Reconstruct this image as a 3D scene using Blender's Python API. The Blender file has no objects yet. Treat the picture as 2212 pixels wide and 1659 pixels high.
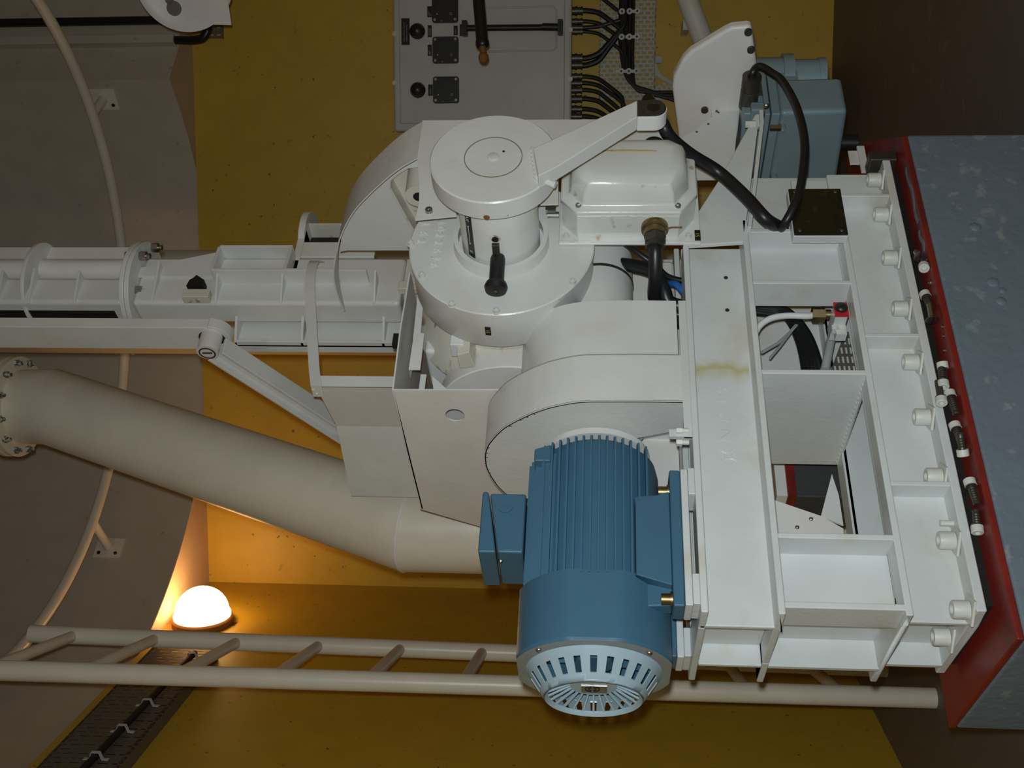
import bpy, bmesh, math, random
from math import pi, sin, cos, radians, sqrt, atan2
from mathutils import Vector as V, Matrix
random.seed(7)
sc = bpy.context.scene
# ---------------------------------------------------------------- camera
FPX, CX, CY = 2368.0, 1106.0, 829.5          # focal length and centre in pixels of the 2212x1659 frame
_p, _r, _a = radians(4.6), radians(.55), radians(53.8)
_h = V((cos(_a), sin(_a), 0)); _rt = V((sin(_a), -cos(_a), 0)); _Z = V((0, 0, 1))
FWD = _h * cos(_p) + _Z * sin(_p)
_U = _Z * cos(_p) - _h * sin(_p)
RGT = _rt * cos(_r) + _U * sin(_r)
UPV = _U * cos(_r) - _rt * sin(_r)
EYE = V((0, 0, 0))
cd = bpy.data.cameras.new('camera'); cam = bpy.data.objects.new('camera', cd)
sc.collection.objects.link(cam); sc.camera = cam
cd.sensor_width = 36; cd.lens = 36 * FPX / 2212; cd.clip_start = .02; cd.clip_end = 60
# the camera was held on its side: picture right is down in the room
cam.matrix_world = Matrix((( -UPV.x, RGT.x, -FWD.x, 0), (-UPV.y, RGT.y, -FWD.y, 0), (-UPV.z, RGT.z, -FWD.z, 0), (0, 0, 0, 1)))
# ---------------------------------------------------------------- light and exposure
sc.view_settings.view_transform = 'Standard'; sc.view_settings.look = 'None'
sc.view_settings.exposure = 0.0; sc.view_settings.gamma = 1.0; sc.view_settings.use_curve_mapping = False
w = bpy.data.worlds.new('world'); sc.world = w; w.use_nodes = True
w.node_tree.nodes['Background'].inputs[0].default_value = (1.0, .8, .6, 1)
w.node_tree.nodes['Background'].inputs[1].default_value = .012
fl = bpy.data.lights.new('camera_flash', 'AREA'); fl.shape = 'RECTANGLE'; fl.size = .035; fl.size_y = .02
fl.energy = 26; fl.color = (.89, .98, 1.0)
fo = bpy.data.objects.new('camera_flash', fl); sc.collection.objects.link(fo)
fo.location = EYE + RGT * .045 + UPV * .012 - FWD * .01
fo.rotation_euler = FWD.to_track_quat('-Z', 'Y').to_euler()

def ray(x, y): return FWD + RGT * ((CY - y) / FPX) - UPV * ((x - CX) / FPX)
def at(x, y, ax, v):
    d = ray(x, y); i = 'xyz'.index(ax); return d * (v / d[i])
def atd(x, y, d): return ray(x, y) * d
# ---------------------------------------------------------------- materials
def mat(name, col, rough=.4, runs=(), metal=0, bump=0, bscale=60, stain=None, stain_amt=.5, sscale=7, coat=0, chips=None, spec=.5, slo=.52, shi=.62):
    m = bpy.data.materials.new(name); m.use_nodes = True
    nt = m.node_tree; b = nt.nodes['Principled BSDF']
    b.inputs['Base Color'].default_value = (*col, 1); b.inputs['Roughness'].default_value = rough
    b.inputs['Metallic'].default_value = metal; b.inputs['Specular IOR Level'].default_value = spec
    b.inputs['Coat Weight'].default_value = coat
    tc = nt.nodes.new('ShaderNodeTexCoord'); src = None
    geo = nt.nodes.new('ShaderNodeNewGeometry')
    def layer(src, col2, scale, lo, hi, amt, det=4):
        n = nt.nodes.new('ShaderNodeTexNoise'); n.inputs['Scale'].default_value = scale; n.inputs['Detail'].default_value = det
        nt.links.new(geo.outputs['Position'], n.inputs['Vector'])
        mr = nt.nodes.new('ShaderNodeMapRange'); mr.inputs['From Min'].default_value = lo; mr.inputs['From Max'].default_value = hi
        mr.inputs['To Max'].default_value = amt
        nt.links.new(n.outputs['Fac'], mr.inputs['Value'])
        mx = nt.nodes.new('ShaderNodeMix'); mx.data_type = 'RGBA'
        nt.links.new(mr.outputs['Result'], mx.inputs['Factor'])
        if src: nt.links.new(src, mx.inputs['A'])
        else: mx.inputs['A'].default_value = (*col, 1)
        mx.inputs['B'].default_value = (*col2, 1)
        return mx.outputs['Result']
    # faint unevenness of the paint
    src = layer(None, tuple(c * .88 for c in col), 9, .35, .7, .7, 3)
    if stain: src = layer(src, stain, sscale, slo, shi, stain_amt)
    if chips: src = layer(src, chips, 55, .735, .75, 1.0, 2)
    def mth(op, a, b_=None):
        n = nt.nodes.new('ShaderNodeMath'); n.operation = op; n.use_clamp = False
        for i, q in enumerate((a, b_)):
            if q is None: continue
            if isinstance(q, (int, float)): n.inputs[i].default_value = q
            else: nt.links.new(q, n.inputs[i])
        return n.outputs[0]
    for (x0, hw, y1, za, zb, rc, amt) in runs:           # a rust run: a soft band across the plate at x0
        sx = nt.nodes.new('ShaderNodeSeparateXYZ'); nt.links.new(geo.outputs['Position'], sx.inputs[0])
        n = nt.nodes.new('ShaderNodeTexNoise'); n.inputs['Scale'].default_value = 26; n.inputs['Detail'].default_value = 4; nt.links.new(geo.outputs['Position'], n.inputs['Vector'])
        wob = mth('MULTIPLY', mth('SUBTRACT', n.outputs['Fac'], .5), hw * 1.6)
        d_ = mth('DIVIDE', mth('ABSOLUTE', mth('ADD', mth('SUBTRACT', sx.outputs['X'], x0), wob)), hw)
        f = mth('POWER', mth('MAXIMUM', mth('SUBTRACT', 1.0, d_), 0.0), 1.5)
        f = mth('MULTIPLY', f, mth('LESS_THAN', sx.outputs['Y'], y1)); f = mth('MULTIPLY', f, mth('GREATER_THAN', sx.outputs['Z'], za)); f = mth('MULTIPLY', f, mth('LESS_THAN', sx.outputs['Z'], zb))
        f = mth('MULTIPLY', f, amt)
        mx = nt.nodes.new('ShaderNodeMix'); mx.data_type = 'RGBA'; nt.links.new(f, mx.inputs['Factor']); nt.links.new(src, mx.inputs['A']); mx.inputs['B'].default_value = (*rc, 1); src = mx.outputs['Result']
    nt.links.new(src, b.inputs['Base Color'])
    if bump:
        n = nt.nodes.new('ShaderNodeTexNoise'); n.inputs['Scale'].default_value = bscale; n.inputs['Detail'].default_value = 3
        nt.links.new(geo.outputs['Position'], n.inputs['Vector'])
        bp = nt.nodes.new('ShaderNodeBump'); bp.inputs['Strength'].default_value = bump; bp.inputs['Distance'].default_value = .004
        nt.links.new(n.outputs['Fac'], bp.inputs['Height']); nt.links.new(bp.outputs['Normal'], b.inputs['Normal'])
    return m
M = {}
M['white'] = mat('white_enamel', (.72, .715, .69), .33, bump=.12, bscale=90, stain=(.62, .56, .42), stain_amt=.35, slo=.58, shi=.7)
M['frame'] = mat('white_frame_paint', (.665, .685, .675), .33, bump=.12, bscale=110, stain=(.56, .47, .32), stain_amt=.42, sscale=8, slo=.58, shi=.70, runs=((1.246, .030, 1.67, -.276, -.173, (.50, .42, .16), .85),))
M['ivory'] = mat('ivory_paint', (.75, .67, .55), .35, bump=.08, bscale=80)
M['warmwhite'] = mat('pinkish_white_paint', (.77, .73, .70), .4, bump=.1, bscale=80)
M['rusty'] = mat('yellowed_paint', (.70, .66, .56), .4, bump=.12, bscale=80, stain=(.33, .15, .03), stain_amt=.8, sscale=26, slo=.62, shi=.7)
M['limit'] = mat('white_cast_paint', (.72, .72, .69), .22, bump=.1, bscale=60, stain=(.42, .22, .05), stain_amt=.75, sscale=22, slo=.64, shi=.72)
M['blue'] = mat('motor_blue', (.054, .145, .225), .42, bump=.06, bscale=150)
M['cowl'] = mat('cowl_pale_blue', (.38, .50, .56), .32, bump=.04, bscale=150)
M['actu'] = mat('grey_blue_paint', (.205, .285, .315), .35, bump=.08, bscale=90)
M['black'] = mat('black_rubber', (.012, .012, .013), .38)
M['blackmatt'] = mat('black_plastic', (.010, .010, .010), .45)
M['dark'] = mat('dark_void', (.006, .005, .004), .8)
M['steel'] = mat('bare_steel', (.42, .41, .39), .32, metal=1)
M['darksteel'] = mat('oiled_steel', (.10, .09, .075), .42, metal=.7)
M['brass'] = mat('brass', (.30, .22, .11), .4, metal=1)
M['boltw'] = mat('white_bolt_head', (.66, .66, .60), .45)
M['red'] = mat('red_lead_paint', (.22, .018, .012), .42, bump=.2, bscale=50, stain=(.10, .012, .01), stain_amt=.6)
M['redtag'] = mat('red_plate', (.55, .01, .02), .4)
M['concrete'] = mat('painted_concrete', (.150, .19, .225), .6, bump=.55, bscale=45, stain=(.30, .31, .31), stain_amt=.5, sscale=30, slo=.62, shi=.68)
M['yellow'] = mat('yellow_wall', (.55, .345, .028), .5, bump=.15, bscale=40, stain=(.30, .18, .03), stain_amt=.6, sscale=30, slo=.69, shi=.72, chips=(.12, .08, .03))
M['shaft'] = mat('shaft_cream', (.52, .45, .36), .5, bump=.1, bscale=30, stain=(.30, .22, .12), stain_amt=.5, sscale=25, slo=.7, shi=.73)
M['soffit'] = mat('ceiling_pinkish', (.58, .42, .31), .6, bump=.2, bscale=40)
M['floor'] = mat('floor_grey_brown', (.13, .105, .085), .55, bump=.2, bscale=40, stain=(.22, .17, .12), stain_amt=.5, sscale=14, slo=.66, shi=.7)
M['panel'] = mat('panel_grey', (.56, .53, .50), .4, bump=.08, bscale=90)
M['tray'] = mat('tray_grey', (.42, .43, .43), .4)
M['traydark'] = mat('galvanised_dull', (.16, .14, .11), .45, metal=.3)
M['label'] = mat('label_black', (.012, .012, .012), .35)
M['yellowtext'] = mat('label_yellow', (.45, .33, .03), .5)
M['whitetext'] = mat('label_white', (.55, .55, .53), .5)
M['greytext'] = mat('label_grey', (.13, .13, .13), .5)
M['bluehose'] = mat('blue_hose', (.02, .13, .45), .4)
M['rust'] = mat('rust_stain', (.24, .10, .02), .7)
M['ochre'] = mat('ochre_stain', (.48, .40, .17), .5)
def glow_mat():
    m = bpy.data.materials.new('lamp_glass'); m.use_nodes = True
    b = m.node_tree.nodes['Principled BSDF']; b.inputs['Base Color'].default_value = (.9, .8, .6, 1)
    b.inputs['Emission Color'].default_value = (1.0, .56, .20, 1); b.inputs['Emission Strength'].default_value = 14
    return m
M['glow'] = glow_mat()
# ---------------------------------------------------------------- mesh helpers
COL = sc.collection
ORG = {}
def basis(d):
    d = V(d).normalized(); a = V((0, 0, 1)) if abs(d.z) < .9 else V((1, 0, 0))
    u = d.cross(a).normalized(); return u, d.cross(u)
def smooth_path(pts, n=8):
    pts = [V(p) for p in pts]; P = [pts[0] * 2 - pts[1]] + pts + [pts[-1] * 2 - pts[-2]]; out = []
    for i in range(1, len(P) - 2):
        for k in range(n):
            t = k / n; a, b, c, d = P[i - 1], P[i], P[i + 1], P[i + 2]
            out.append(.5 * ((2 * b) + (c - a) * t + (2 * a - 5 * b + 4 * c - d) * t * t + (3 * b - a - 3 * c + d) * t ** 3))
    out.append(P[-2]); return out
class MB:
    def __init__(s, mx=None): s.bm = bmesh.new(); s.mx = mx
    def v(s, p):
        p = V(p); return s.bm.verts.new(s.mx @ p if s.mx else p)
    def face(s, vs):
        try: return s.bm.faces.new(vs)
        except ValueError: return None
    def box(s, x0, x1, y0, y1, z0, z1):
        q = [s.v((x, y, z)) for x in (x0, x1) for y in (y0, y1) for z in (z0, z1)]
        for f in ((0, 1, 3, 2), (4, 6, 7, 5), (0, 4, 5, 1), (2, 3, 7, 6), (0, 2, 6, 4), (1, 5, 7, 3)): s.face([q[i] for i in f])
        return s
    def hexa(s, a, b):
        a = [s.v(p) for p in a]; b = [s.v(p) for p in b]; n = len(a)
        s.face(a); s.face(b[::-1])
        for i in range(n): s.face([a[i], b[i], b[(i + 1) % n], a[(i + 1) % n]])
        return s
    def prism(s, pts, ax, a, b):
        f = {'x': lambda p, t: (t, p[0], p[1]), 'y': lambda p, t: (p[0], t, p[1]), 'z': lambda p, t: (p[0], p[1], t)}[ax]
        return s.hexa([f(p, a) for p in pts], [f(p, b) for p in pts])
    def rings(s, R, closed_u=True, cap=True, loop=False):
        R = [[s.v(p) for p in r] for r in R]; n = len(R[0]); m = len(R)
        for i in range(m if loop else m - 1):
            A, B = R[i], R[(i + 1) % m]
            for j in range(n if closed_u else n - 1):
                s.face([A[j], A[(j + 1) % n], B[(j + 1) % n], B[j]])
        if cap and not loop: s.face(R[0][::-1]); s.face(R[-1])
        return s
    def cyl(s, p0, p1, r0, r1=None, seg=32):
        p0, p1 = V(p0), V(p1); r1 = r0 if r1 is None else r1; u, w_ = basis(p1 - p0)
        return s.rings([[p + (u * cos(2 * pi * k / seg) + w_ * sin(2 * pi * k / seg)) * r for k in range(seg)] for p, r in ((p0, r0), (p1, r1))])
    def lathe(s, c, d, prof, seg=48, loop=False, a0=0, a1=2 * pi, cap=True):
        c = V(c); d = V(d).normalized(); u, w_ = basis(d); full = abs(a1 - a0 - 2 * pi) < 1e-6
        n = seg if full else seg + 1
        R = []
        for t, r in prof:
            r = max(r, 1e-5)
            R.append([c + d * t + (u * cos(a0 + (a1 - a0) * k / seg) + w_ * sin(a0 + (a1 - a0) * k / seg)) * r for k in range(n)])
        s.rings(R, full, cap and full, loop)
        if not full and loop:
            pass
        return s
    def ring(s, c, d, ro, ri, th, seg=48): return s.lathe(c, d, [(0, ro), (th, ro), (th, ri), (0, ri)], seg, loop=True)
    def tube(s, pts, r, seg=12, smooth=0):
        pts = smooth_path(pts, smooth) if smooth else [V(p) for p in pts]
        t0 = (pts[1] - pts[0]).normalized(); u, w_ = basis(t0); R = []
        for i, p in enumerate(pts):
            t = ((pts[min(i + 1, len(pts) - 1)] - pts[max(i - 1, 0)])).normalized()
            u = (u - t * u.dot(t)).normalized(); w2 = t.cross(u)
            rr = r(i / (len(pts) - 1)) if callable(r) else r
            R.append([p + (u * cos(2 * pi * k / seg) + w2 * sin(2 * pi * k / seg)) * rr for k in range(seg)])
        return s.rings(R)
    def strip(s, pts, wv, th):
        """a bent flat bar: pts its centre line, wv the half width vector, th the thickness"""
        pts = [V(p) for p in pts]; wv = V(wv); R = []
        for i, p in enumerate(pts):
            t = (pts[min(i + 1, len(pts) - 1)] - pts[max(i - 1, 0)]).normalized()
            nn = t.cross(wv).normalized() * th / 2
            R.append([p - wv - nn, p + wv - nn, p + wv + nn, p - wv + nn])
        return s.rings(R)
    def ball(s, c, r, seg=20, a0=-pi / 2, a1=pi / 2, d=(0, 0, 1), sq=1):
        n = 10; return s.lathe(c, d, [(sin(a0 + (a1 - a0) * k / n) * r * sq, cos(a0 + (a1 - a0) * k / n) * r) for k in range(n + 1)], seg)
    def build(s, name, m, parent=None, bevel=0, ang=32, label=None, **kw):
        bm = s.bm
        bmesh.ops.remove_doubles(bm, verts=bm.verts, dist=1e-6)
        bmesh.ops.recalc_face_normals(bm, faces=bm.faces)
        co = [v.co for v in bm.verts]
        if parent is not None: o = ORG[parent.name]
        else:
            xs, ys, zs = [c.x for c in co], [c.y for c in co], [c.z for c in co]
            o = V(((min(xs) + max(xs)) / 2, (min(ys) + max(ys)) / 2, min(zs)))
        bmesh.ops.translate(bm, verts=bm.verts, vec=-o)
        for e in bm.edges:
            if len(e.link_faces) == 2 and e.calc_face_angle(0) > radians(ang): e.smooth = False
        for f in bm.faces: f.smooth = True
        me = bpy.data.meshes.new(name); bm.to_mesh(me); bm.free()
        me.materials.append(M[m] if isinstance(m, str) else m)
        ob = bpy.data.objects.new(name, me); COL.objects.link(ob)
        if parent is not None: ob.parent = parent
        else: ob.location = o
        ORG[ob.name] = o
        if bevel:
            b = ob.modifiers.new('bevel', 'BEVEL'); b.width = bevel; b.segments = 2; b.limit_method = 'ANGLE'; b.angle_limit = radians(40); b.harden_normals = True
        if label: ob['label'] = label
        for k, x in kw.items(): ob[k] = x
        return ob
def thing(name, label, cat, loc, group=None):
    o = bpy.data.objects.new(name, None); COL.objects.link(o); o.location = loc; o.empty_display_size = .05
    o['label'] = label; o['category'] = cat
    if group: o['group'] = group
    ORG[o.name] = V(loc); return o
def tag(o, label, cat, group=None):
    o['label'] = label; o['category'] = cat
    if group: o['group'] = group
    return o
def struct(o): o['kind'] = 'structure'; return o
def inst(src, parent, off):
    """a further copy of a part (with its sub-parts), moved by off"""
    c = src.copy(); COL.objects.link(c); c.parent = parent; c.location = src.location + V(off)
    for ch in src.children:
        g = ch.copy(); COL.objects.link(g); g.parent = c
    ORG[c.name] = ORG[src.name] + V(off); return c
def letters(name, txt, size, mx, m, parent, ext=.0006, label=None, align='CENTER', sx=1):
    cu = bpy.data.curves.new('t', 'FONT'); cu.body = txt; cu.size = size; cu.extrude = ext; cu.align_x = align; cu.align_y = 'CENTER'; cu.resolution_u = 2
    cu.space_character = sx
    to = bpy.data.objects.new('t', cu); COL.objects.link(to)
    dg = bpy.context.evaluated_depsgraph_get(); me = bpy.data.meshes.new_from_object(to.evaluated_get(dg))
    bpy.data.objects.remove(to); bpy.data.curves.remove(cu)
    me.name = name; me.transform(Matrix.Translation(-ORG[parent.name]) @ mx); me.materials.clear(); me.materials.append(M[m])
    ob = bpy.data.objects.new(name, me); COL.objects.link(ob); ob.parent = parent; ORG[ob.name] = ORG[parent.name]
    if label: ob['label'] = label
    return ob
def frame(o, x, y):
    x = V(x).normalized(); y = V(y).normalized(); z = x.cross(y); o = V(o)
    return Matrix(((x.x, y.x, z.x, o.x), (x.y, y.y, z.y, o.y), (x.z, y.z, z.z, o.z), (0, 0, 0, 1)))
def facing_front(o): return frame(o, (1, 0, 0), (0, 0, 1))       # upright lettering on a face looking to -Y
# ================================================================ the room
ZF, ZC = -.906, 1.70
_t = radians(6.4); WD = (-_rt * cos(_t) + _h * sin(_t)); WN = WD.cross(_Z)           # back wall: along it to the left, and away from the room
W0 = FWD * 4.6; W0 = V((W0.x, W0.y, 0))
WX = Matrix(((-WD.x, WN.x, 0, W0.x), (-WD.y, WN.y, 0, W0.y), (0, 0, 1, 0), (0, 0, 0, 1)))   # wall-local: x right, y into the wall, z up
def onwall(x, y, off=0):
    d = ray(x, y); p = d * ((W0.dot(WN) - off) / d.dot(WN)); q = p - W0; return (-q.dot(WD), p.z)   # (s, z)
CL = W0 + WD * .885; CL = V((CL.x, CL.y, 0))                                           # left corner of the room
_c1 = at(58, 1659, 'z', ZC); LD = (V((_c1.x, _c1.y, 0)) - CL).normalized(); LN = LD.cross(_Z)   # left wall runs towards the camera
if LN.dot(CL) < 0: LN = -LN
LXr = LN.cross(_Z)
CR = W0 - WD * 2.3; CR = V((CR.x, CR.y, 0))
C2 = CL + LD * 5.5; C3 = CR - WN * 6.5
room = [CL, CR, C3, C2]
def wall(name, a, b, z0, z1, m, out):
    a, b, out = V(a), V(b), V(out) * .12
    q = [V((a.x, a.y, z0)), V((b.x, b.y, z0)), V((b.x, b.y, z1)), V((a.x, a.y, z1))]
    return struct(MB().hexa(q, [p + out for p in q]).build(name, m))
wall('wall_back', CL - WD * -.0, CR, ZF, ZC, 'yellow', WN)
_ln = LN if LN.dot(CL - V((1.2, 2, 0))) > 0 else -LN
wall('wall_left', CL, C2, ZF, ZC, 'yellow', _ln)
_rn = (CR - C3).cross(_Z).normalized()
if _rn.dot(CR - V((1.5, 2, 0))) < 0: _rn = -_rn
wall('wall_right', CR, C3, ZF, ZC, 'yellow', _rn)
_bn = (C2 - C3).cross(_Z).normalized()
if _bn.dot(C2 - V((1.5, 2, 0))) < 0: _bn = -_bn
wall('wall_rear', C3, C2, ZF, ZC, 'yellow', _bn)
cen = sum(room, V((0, 0, 0))) / 4
big = [cen + (p - cen) * 1.12 for p in room]
b = MB(); b.hexa([V((p.x, p.y, ZF)) for p in big], [V((p.x, p.y, ZF - .12)) for p in big]); struct(b.build('floor', 'floor'))
# ceiling slab with the round opening of the shaft
SC, SR = V((2.093, 2.489, 0)), 1.4146
# round opening with a square niche on the right
F1, F2, F3 = at(363, 171, 'z', ZC), at(384, 100, 'z', ZC), at(398, -110, 'z', ZC)
aF = atan2(F1.y - SC.y, F1.x - SC.x); aE = aF - radians(52)
rimp = []
N_ = 110
for k in range(N_ + 1):
    a = aF + (2 * pi - radians(52)) * k / N_; rr = SR
    if k < 9: rr = (F1.xy - SC.xy).length * (1 - k / 9) + SR * (k / 9)
    rimp.append(V((SC.x + rr * cos(a), SC.y + rr * sin(a), 0)))
rimp = [p for p in rimp] + [V((F3.x + .05, F3.y - .45, 0)), V((F3.x, F3.y, 0)), V((F2.x, F2.y, 0))]
b = MB(); bm = b.bm
outer = [bm.verts.new((p.x, p.y, ZC)) for p in big]; inner = [bm.verts.new((p.x, p.y, ZC)) for p in rimp]
ed = [bm.edges.new((outer[i], outer[(i + 1) % 4])) for i in range(4)] + [bm.edges.new((inner[i], inner[(i + 1) % len(inner)])) for i in range(len(inner))]
bmesh.ops.triangle_fill(bm, edges=ed, use_beauty=True)
def in_poly(p, q):
    c = False; n = len(q)
    for k in range(n):
        a, d_ = q[k], q[k - 1]
        if (a[1] > p[1]) != (d_[1] > p[1]) and p[0] < (d_[0] - a[0]) * (p[1] - a[1]) / (d_[1] - a[1]) + a[0]: c = not c
    return c
bad = [f for f in bm.faces if in_poly(f.calc_center_median().xy, [p.xy for p in rimp])]
if bad: bmesh.ops.delete(bm, geom=bad, context='FACES')
struct(b.build('ceiling', 'soffit'))
ZT = 3.3
cc = V((SC.x, SC.y, 0))
b = MB()
def off(p, o): return p + (p - cc).normalized() * o
b.rings([[V((off(p, o).x, off(p, o).y, z)) for p in rimp] for o, z in ((0, ZC - .004), (0, ZT), (.06, ZT), (.006, ZC - .004))], loop=False, cap=False)
struct(b.build('wall_upper', 'shaft', ang=25))
b = MB(); b.prism([off(p, .06).xy for p in rimp], 'z', ZT, ZT + .08); struct(b.build('trim_1', 'shaft'))
dirp = (V((F3.x, F3.y, 0)) - V((F2.x, F2.y, 0))).normalized(); nrm = dirp.cross(_Z); nrm = nrm if nrm.dot(SC - F2) > 0 else -nrm
pa = V((F2.x, F2.y, 0)) - nrm * .05
# ================================================================ plinth and machine frame
PZ = -.612
pl_ = thing('concrete_plinth', 'grey painted concrete plinth with a red edge under the white machine frame', 'plinth', (1.23, 1.75, ZF))
b = MB()
nx, nz = 46, 12
def jag(x, z, s): return (math.sin(x * 91 + z * 57 + s) + math.sin(x * 37 - z * 83 + s * 2)) * .0022
b.prism([(.684, 1.556), (1.781, 1.556), (2.12, 1.875), (2.12, 1.94), (.684, 1.94)], 'z', ZF, PZ - .012)
b.build('block', 'concrete', pl_, bevel=.006)
for (cx, cz, s) in ((1.52, -.71, .011), (1.38, -.715, .012), (1.335, -.72, .010), (1.36, -.728, .007)):
    b = MB(); b.ball((cx, 1.556, cz), s, 8, -pi / 2, pi / 2, (0, 1, 0), .35); b.build('mortar_lump', 'concrete', pl_)
b = MB(); b.prism([(.684, 1.556), (1.779, 1.556), (2.119, 1.876), (2.119, 1.94), (.684, 1.94)], 'z', PZ - .012, PZ); b.build('red_rim', 'red', pl_, bevel=.003, label='red painted rim of the plinth')
b = MB(); b.box(.765, 1.74, 1.618, 1.85, PZ, -.596); b.build('dark_gap_shim', 'dark', pl_, label='packing strip under the frame, coloured black for the shaded gap')  # near-black colour puts in the shade of the gap under the flange
b = MB()
for (x0, x1, dy) in ((1.55, 1.70, .0), (1.45, 1.53, .004)):
    pts = []
    for k in range(13):
        t = k / 12; pts.append((x0 + (x1 - x0) * t, 1.566 + dy + .006 * sin(t * 9)))
    for k in range(13):
        t = 1 - k / 12; pts.append((x0 + (x1 - x0) * t, 1.578 + dy + .007 * sin(t * 7 + 1) * sin(pi * t)))
    b.prism(pts, 'z', PZ, PZ + .0008)
b.build('bare_patch', 'concrete', pl_, label='grey bare patch in the red paint')

fr = thing('machine_frame', 'white welded steel frame of channel beams bolted to the concrete plinth', 'machine frame', (1.24, 1.74, -.595))
X0, X1 = .735, 1.555
# upper beam: front channel, rear channel, left end
b = MB()
b.box(X0, 1.515, 1.600, 1.662, -.172, -.160); b.box(X0, X1, 1.652, 1.662, -.2905, -.161); b.box(X0, 1.585, 1.600, 1.662, -.2905, -.279)
b.build('upper_beam', 'frame', fr, bevel=.0025)
b = MB()
b.box(X0, .80, 1.662, 1.885, -.172, -.160); b.box(.80, 1.70, 1.805, 1.885, -.172, -.160); b.box(X0, X1, 1.81, 1.82, -.279, -.172); b.box(X0, X1, 1.8, 1.885, -.2905, -.279)
b.box(X0 + .001, X0 + .06, 1.66, 1.885, -.2905, -.279)
b.build('upper_rear_beam', 'frame', fr, bevel=.0025)
b = MB(); b.box(.772, .780, 1.662, 1.81, -.279, -.172); b.build('end_web', 'frame', fr, bevel=.002)
# middle level: closed bays and ribs between the two beams
def ribs(name, items):
    for bx in items: b = MB(); b.box(*bx); b.build(name, 'frame', fr, bevel=.002)
ribs('rib', [(1.415, 1.424, 1.600, 1.668, -.474, -.290), (1.552, 1.562, 1.602, 1.67, -.474, -.290),
             (.868, .878, 1.600, 1.667, -.474, -.290), (.746, .757, 1.600, 1.667, -.474, -.290)])
b = MB(); b.prism([(1.600, -.290), (1.905, -.290), (1.905, -.480), (1.600, -.474)], 'x', 1.200, 1.210); b.build('deep_rib', 'frame', fr, bevel=.002)
b = MB()                                             # weld seam along the deep rib
b.tube([(1.198, 1.606 + .29 * k / 40, -.476 + .0015 * (k % 2)) for k in range(41)], lambda t: .0042 + .001 * (int(t * 40) % 2), 8)
b.build('weld_seam', 'frame', fr)
b = MB(); b.box(1.424, 1.553, 1.652, 1.66, -.474, -.290); b.build('bay_panel', 'frame', fr, bevel=.001)
b = MB(); b.box(.756, .870, 1.655, 1.663, -.474, -.290); b.build('bay_panel', 'frame', fr, bevel=.001)
b = MB(); b.box(X0, .878, 1.81, 1.82, -.474, -.290); b.build('bay_panel', 'frame', fr, bevel=.001)
b = MB(); b.box(.786, .795, 1.663, 1.81, -.474, -.290); b.build('end_web', 'frame', fr, bevel=.001)
b = MB(); b.box(1.645, 1.80, 1.690, 1.70, -.50, -.296); b.build('bay_panel', 'frame', fr, bevel=.001)
b = MB(); b.box(.878, 1.70, 1.85, 1.86, -.60, -.476); b.box(.878, 1.70, 1.85, 1.90, -.485, -.474); b.build('rear_beam', 'frame', fr, bevel=.002)
# lower beam with the foot flange
b = MB()
b.box(X0 + .003, 1.66, 1.600, 1.640, -.484, -.472); b.box(X0 + .01, 1.757, 1.640, 1.650, -.580, -.472)
b.box(.748, 1.757, 1.600, 1.650, -.595, -.579)
b.box(X0 + .003, .79, 1.640, 1.875, -.484, -.472)
b.box(.748, .80, 1.650, 1.852, -.595, -.579)
b.build('lower_beam', 'frame', fr, bevel=.0025)
b = MB(); b.box(.785, .795, 1.650, 1.81, -.58, -.484); b.build('end_web', 'frame', fr, bevel=.001)
b = MB(); b.box(X0 + .01, .80, 1.81, 1.82, -.58, -.484); b.build('end_web', 'frame', fr, bevel=.001)
ribs('foot_rib', [(.972, .981, 1.602, 1.642, -.580, -.483), (1.288, 1.297, 1.602, 1.642, -.580, -.483), (1.652, 1.660, 1.602, 1.642, -.580, -.483)])
b = MB(); b.box(1.660, 1.757, 1.655, 1.665, -.60, -.40); b.build('end_panel', 'frame', fr, bevel=.002)
# foot bolts on square washers
bolt0 = None
def foot_bolt(x, y):
    b = MB(); c = (x, y, -.579)
    b.lathe((x, y, -.574), (0, 0, 1), [(0, .0150), (.022, .0150), (.025, .0136), (.025, .008), (.014, .0078), (.014, 0)], 24)
    o = b.build('foot_bolt', 'boltw', fr)
    b = MB(mx=Matrix.Translation((x, y, -.5785)) @ Matrix.Rotation(radians(45), 4, 'Z') @ Matrix.Rotation(radians(4), 4, 'X')); b.box(-.0205, .0205, -.0205, .0205, .0, .0042)
    b.build('square_washer', 'boltw', o, bevel=.0008); return o
b0 = foot_bolt(.760, 1.622)
for x, y in ((.881, 1.622), (1.002, 1.622), (1.124, 1.622), (1.245, 1.622), (1.372, 1.622), (1.502, 1.622), (1.622, 1.624), (1.722, 1.624), (.765, 1.738)):
    inst(b0, fr, (x - .760, y - 1.622, 0))
b = MB(); b.cyl((.914, 1.624, -.579), (.914, 1.624, -.558), .005, seg=12); b.build('stud', 'boltw', fr)
# bracket at the right that carries the actuator
P = [at(x, y, 'y', 1.6) for x, y in ((1475, 531), (1500, 470), (1555, 385), (1632, 246), (1645, 246), (1645, 268), (1637, 275), (1612, 480), (1607, 522))]
b = MB(); b.prism([(p.x, p.z) for p in P], 'y', 1.600, 1.610); b.build('bracket', 'frame', fr, bevel=.002)
b = MB(); a0, a1, a2 = at(1643, 246, 'y', 1.6), at(1645, 272, 'y', 1.6), at(1618, 500, 'y', 1.6)
b.strip([a0, a1, (a1 + a2) / 2, a2], (0, .012, 0), .008); b.build('bracket_edge', 'frame', fr, bevel=.001)
p = at(1632, 268, 'y', 1.6); b = MB(); b.cyl((p.x, p.y, p.z), (p.x, p.y, p.z + .022), .008, seg=6); b.build('bracket_bolt', 'boltw', fr)
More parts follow.
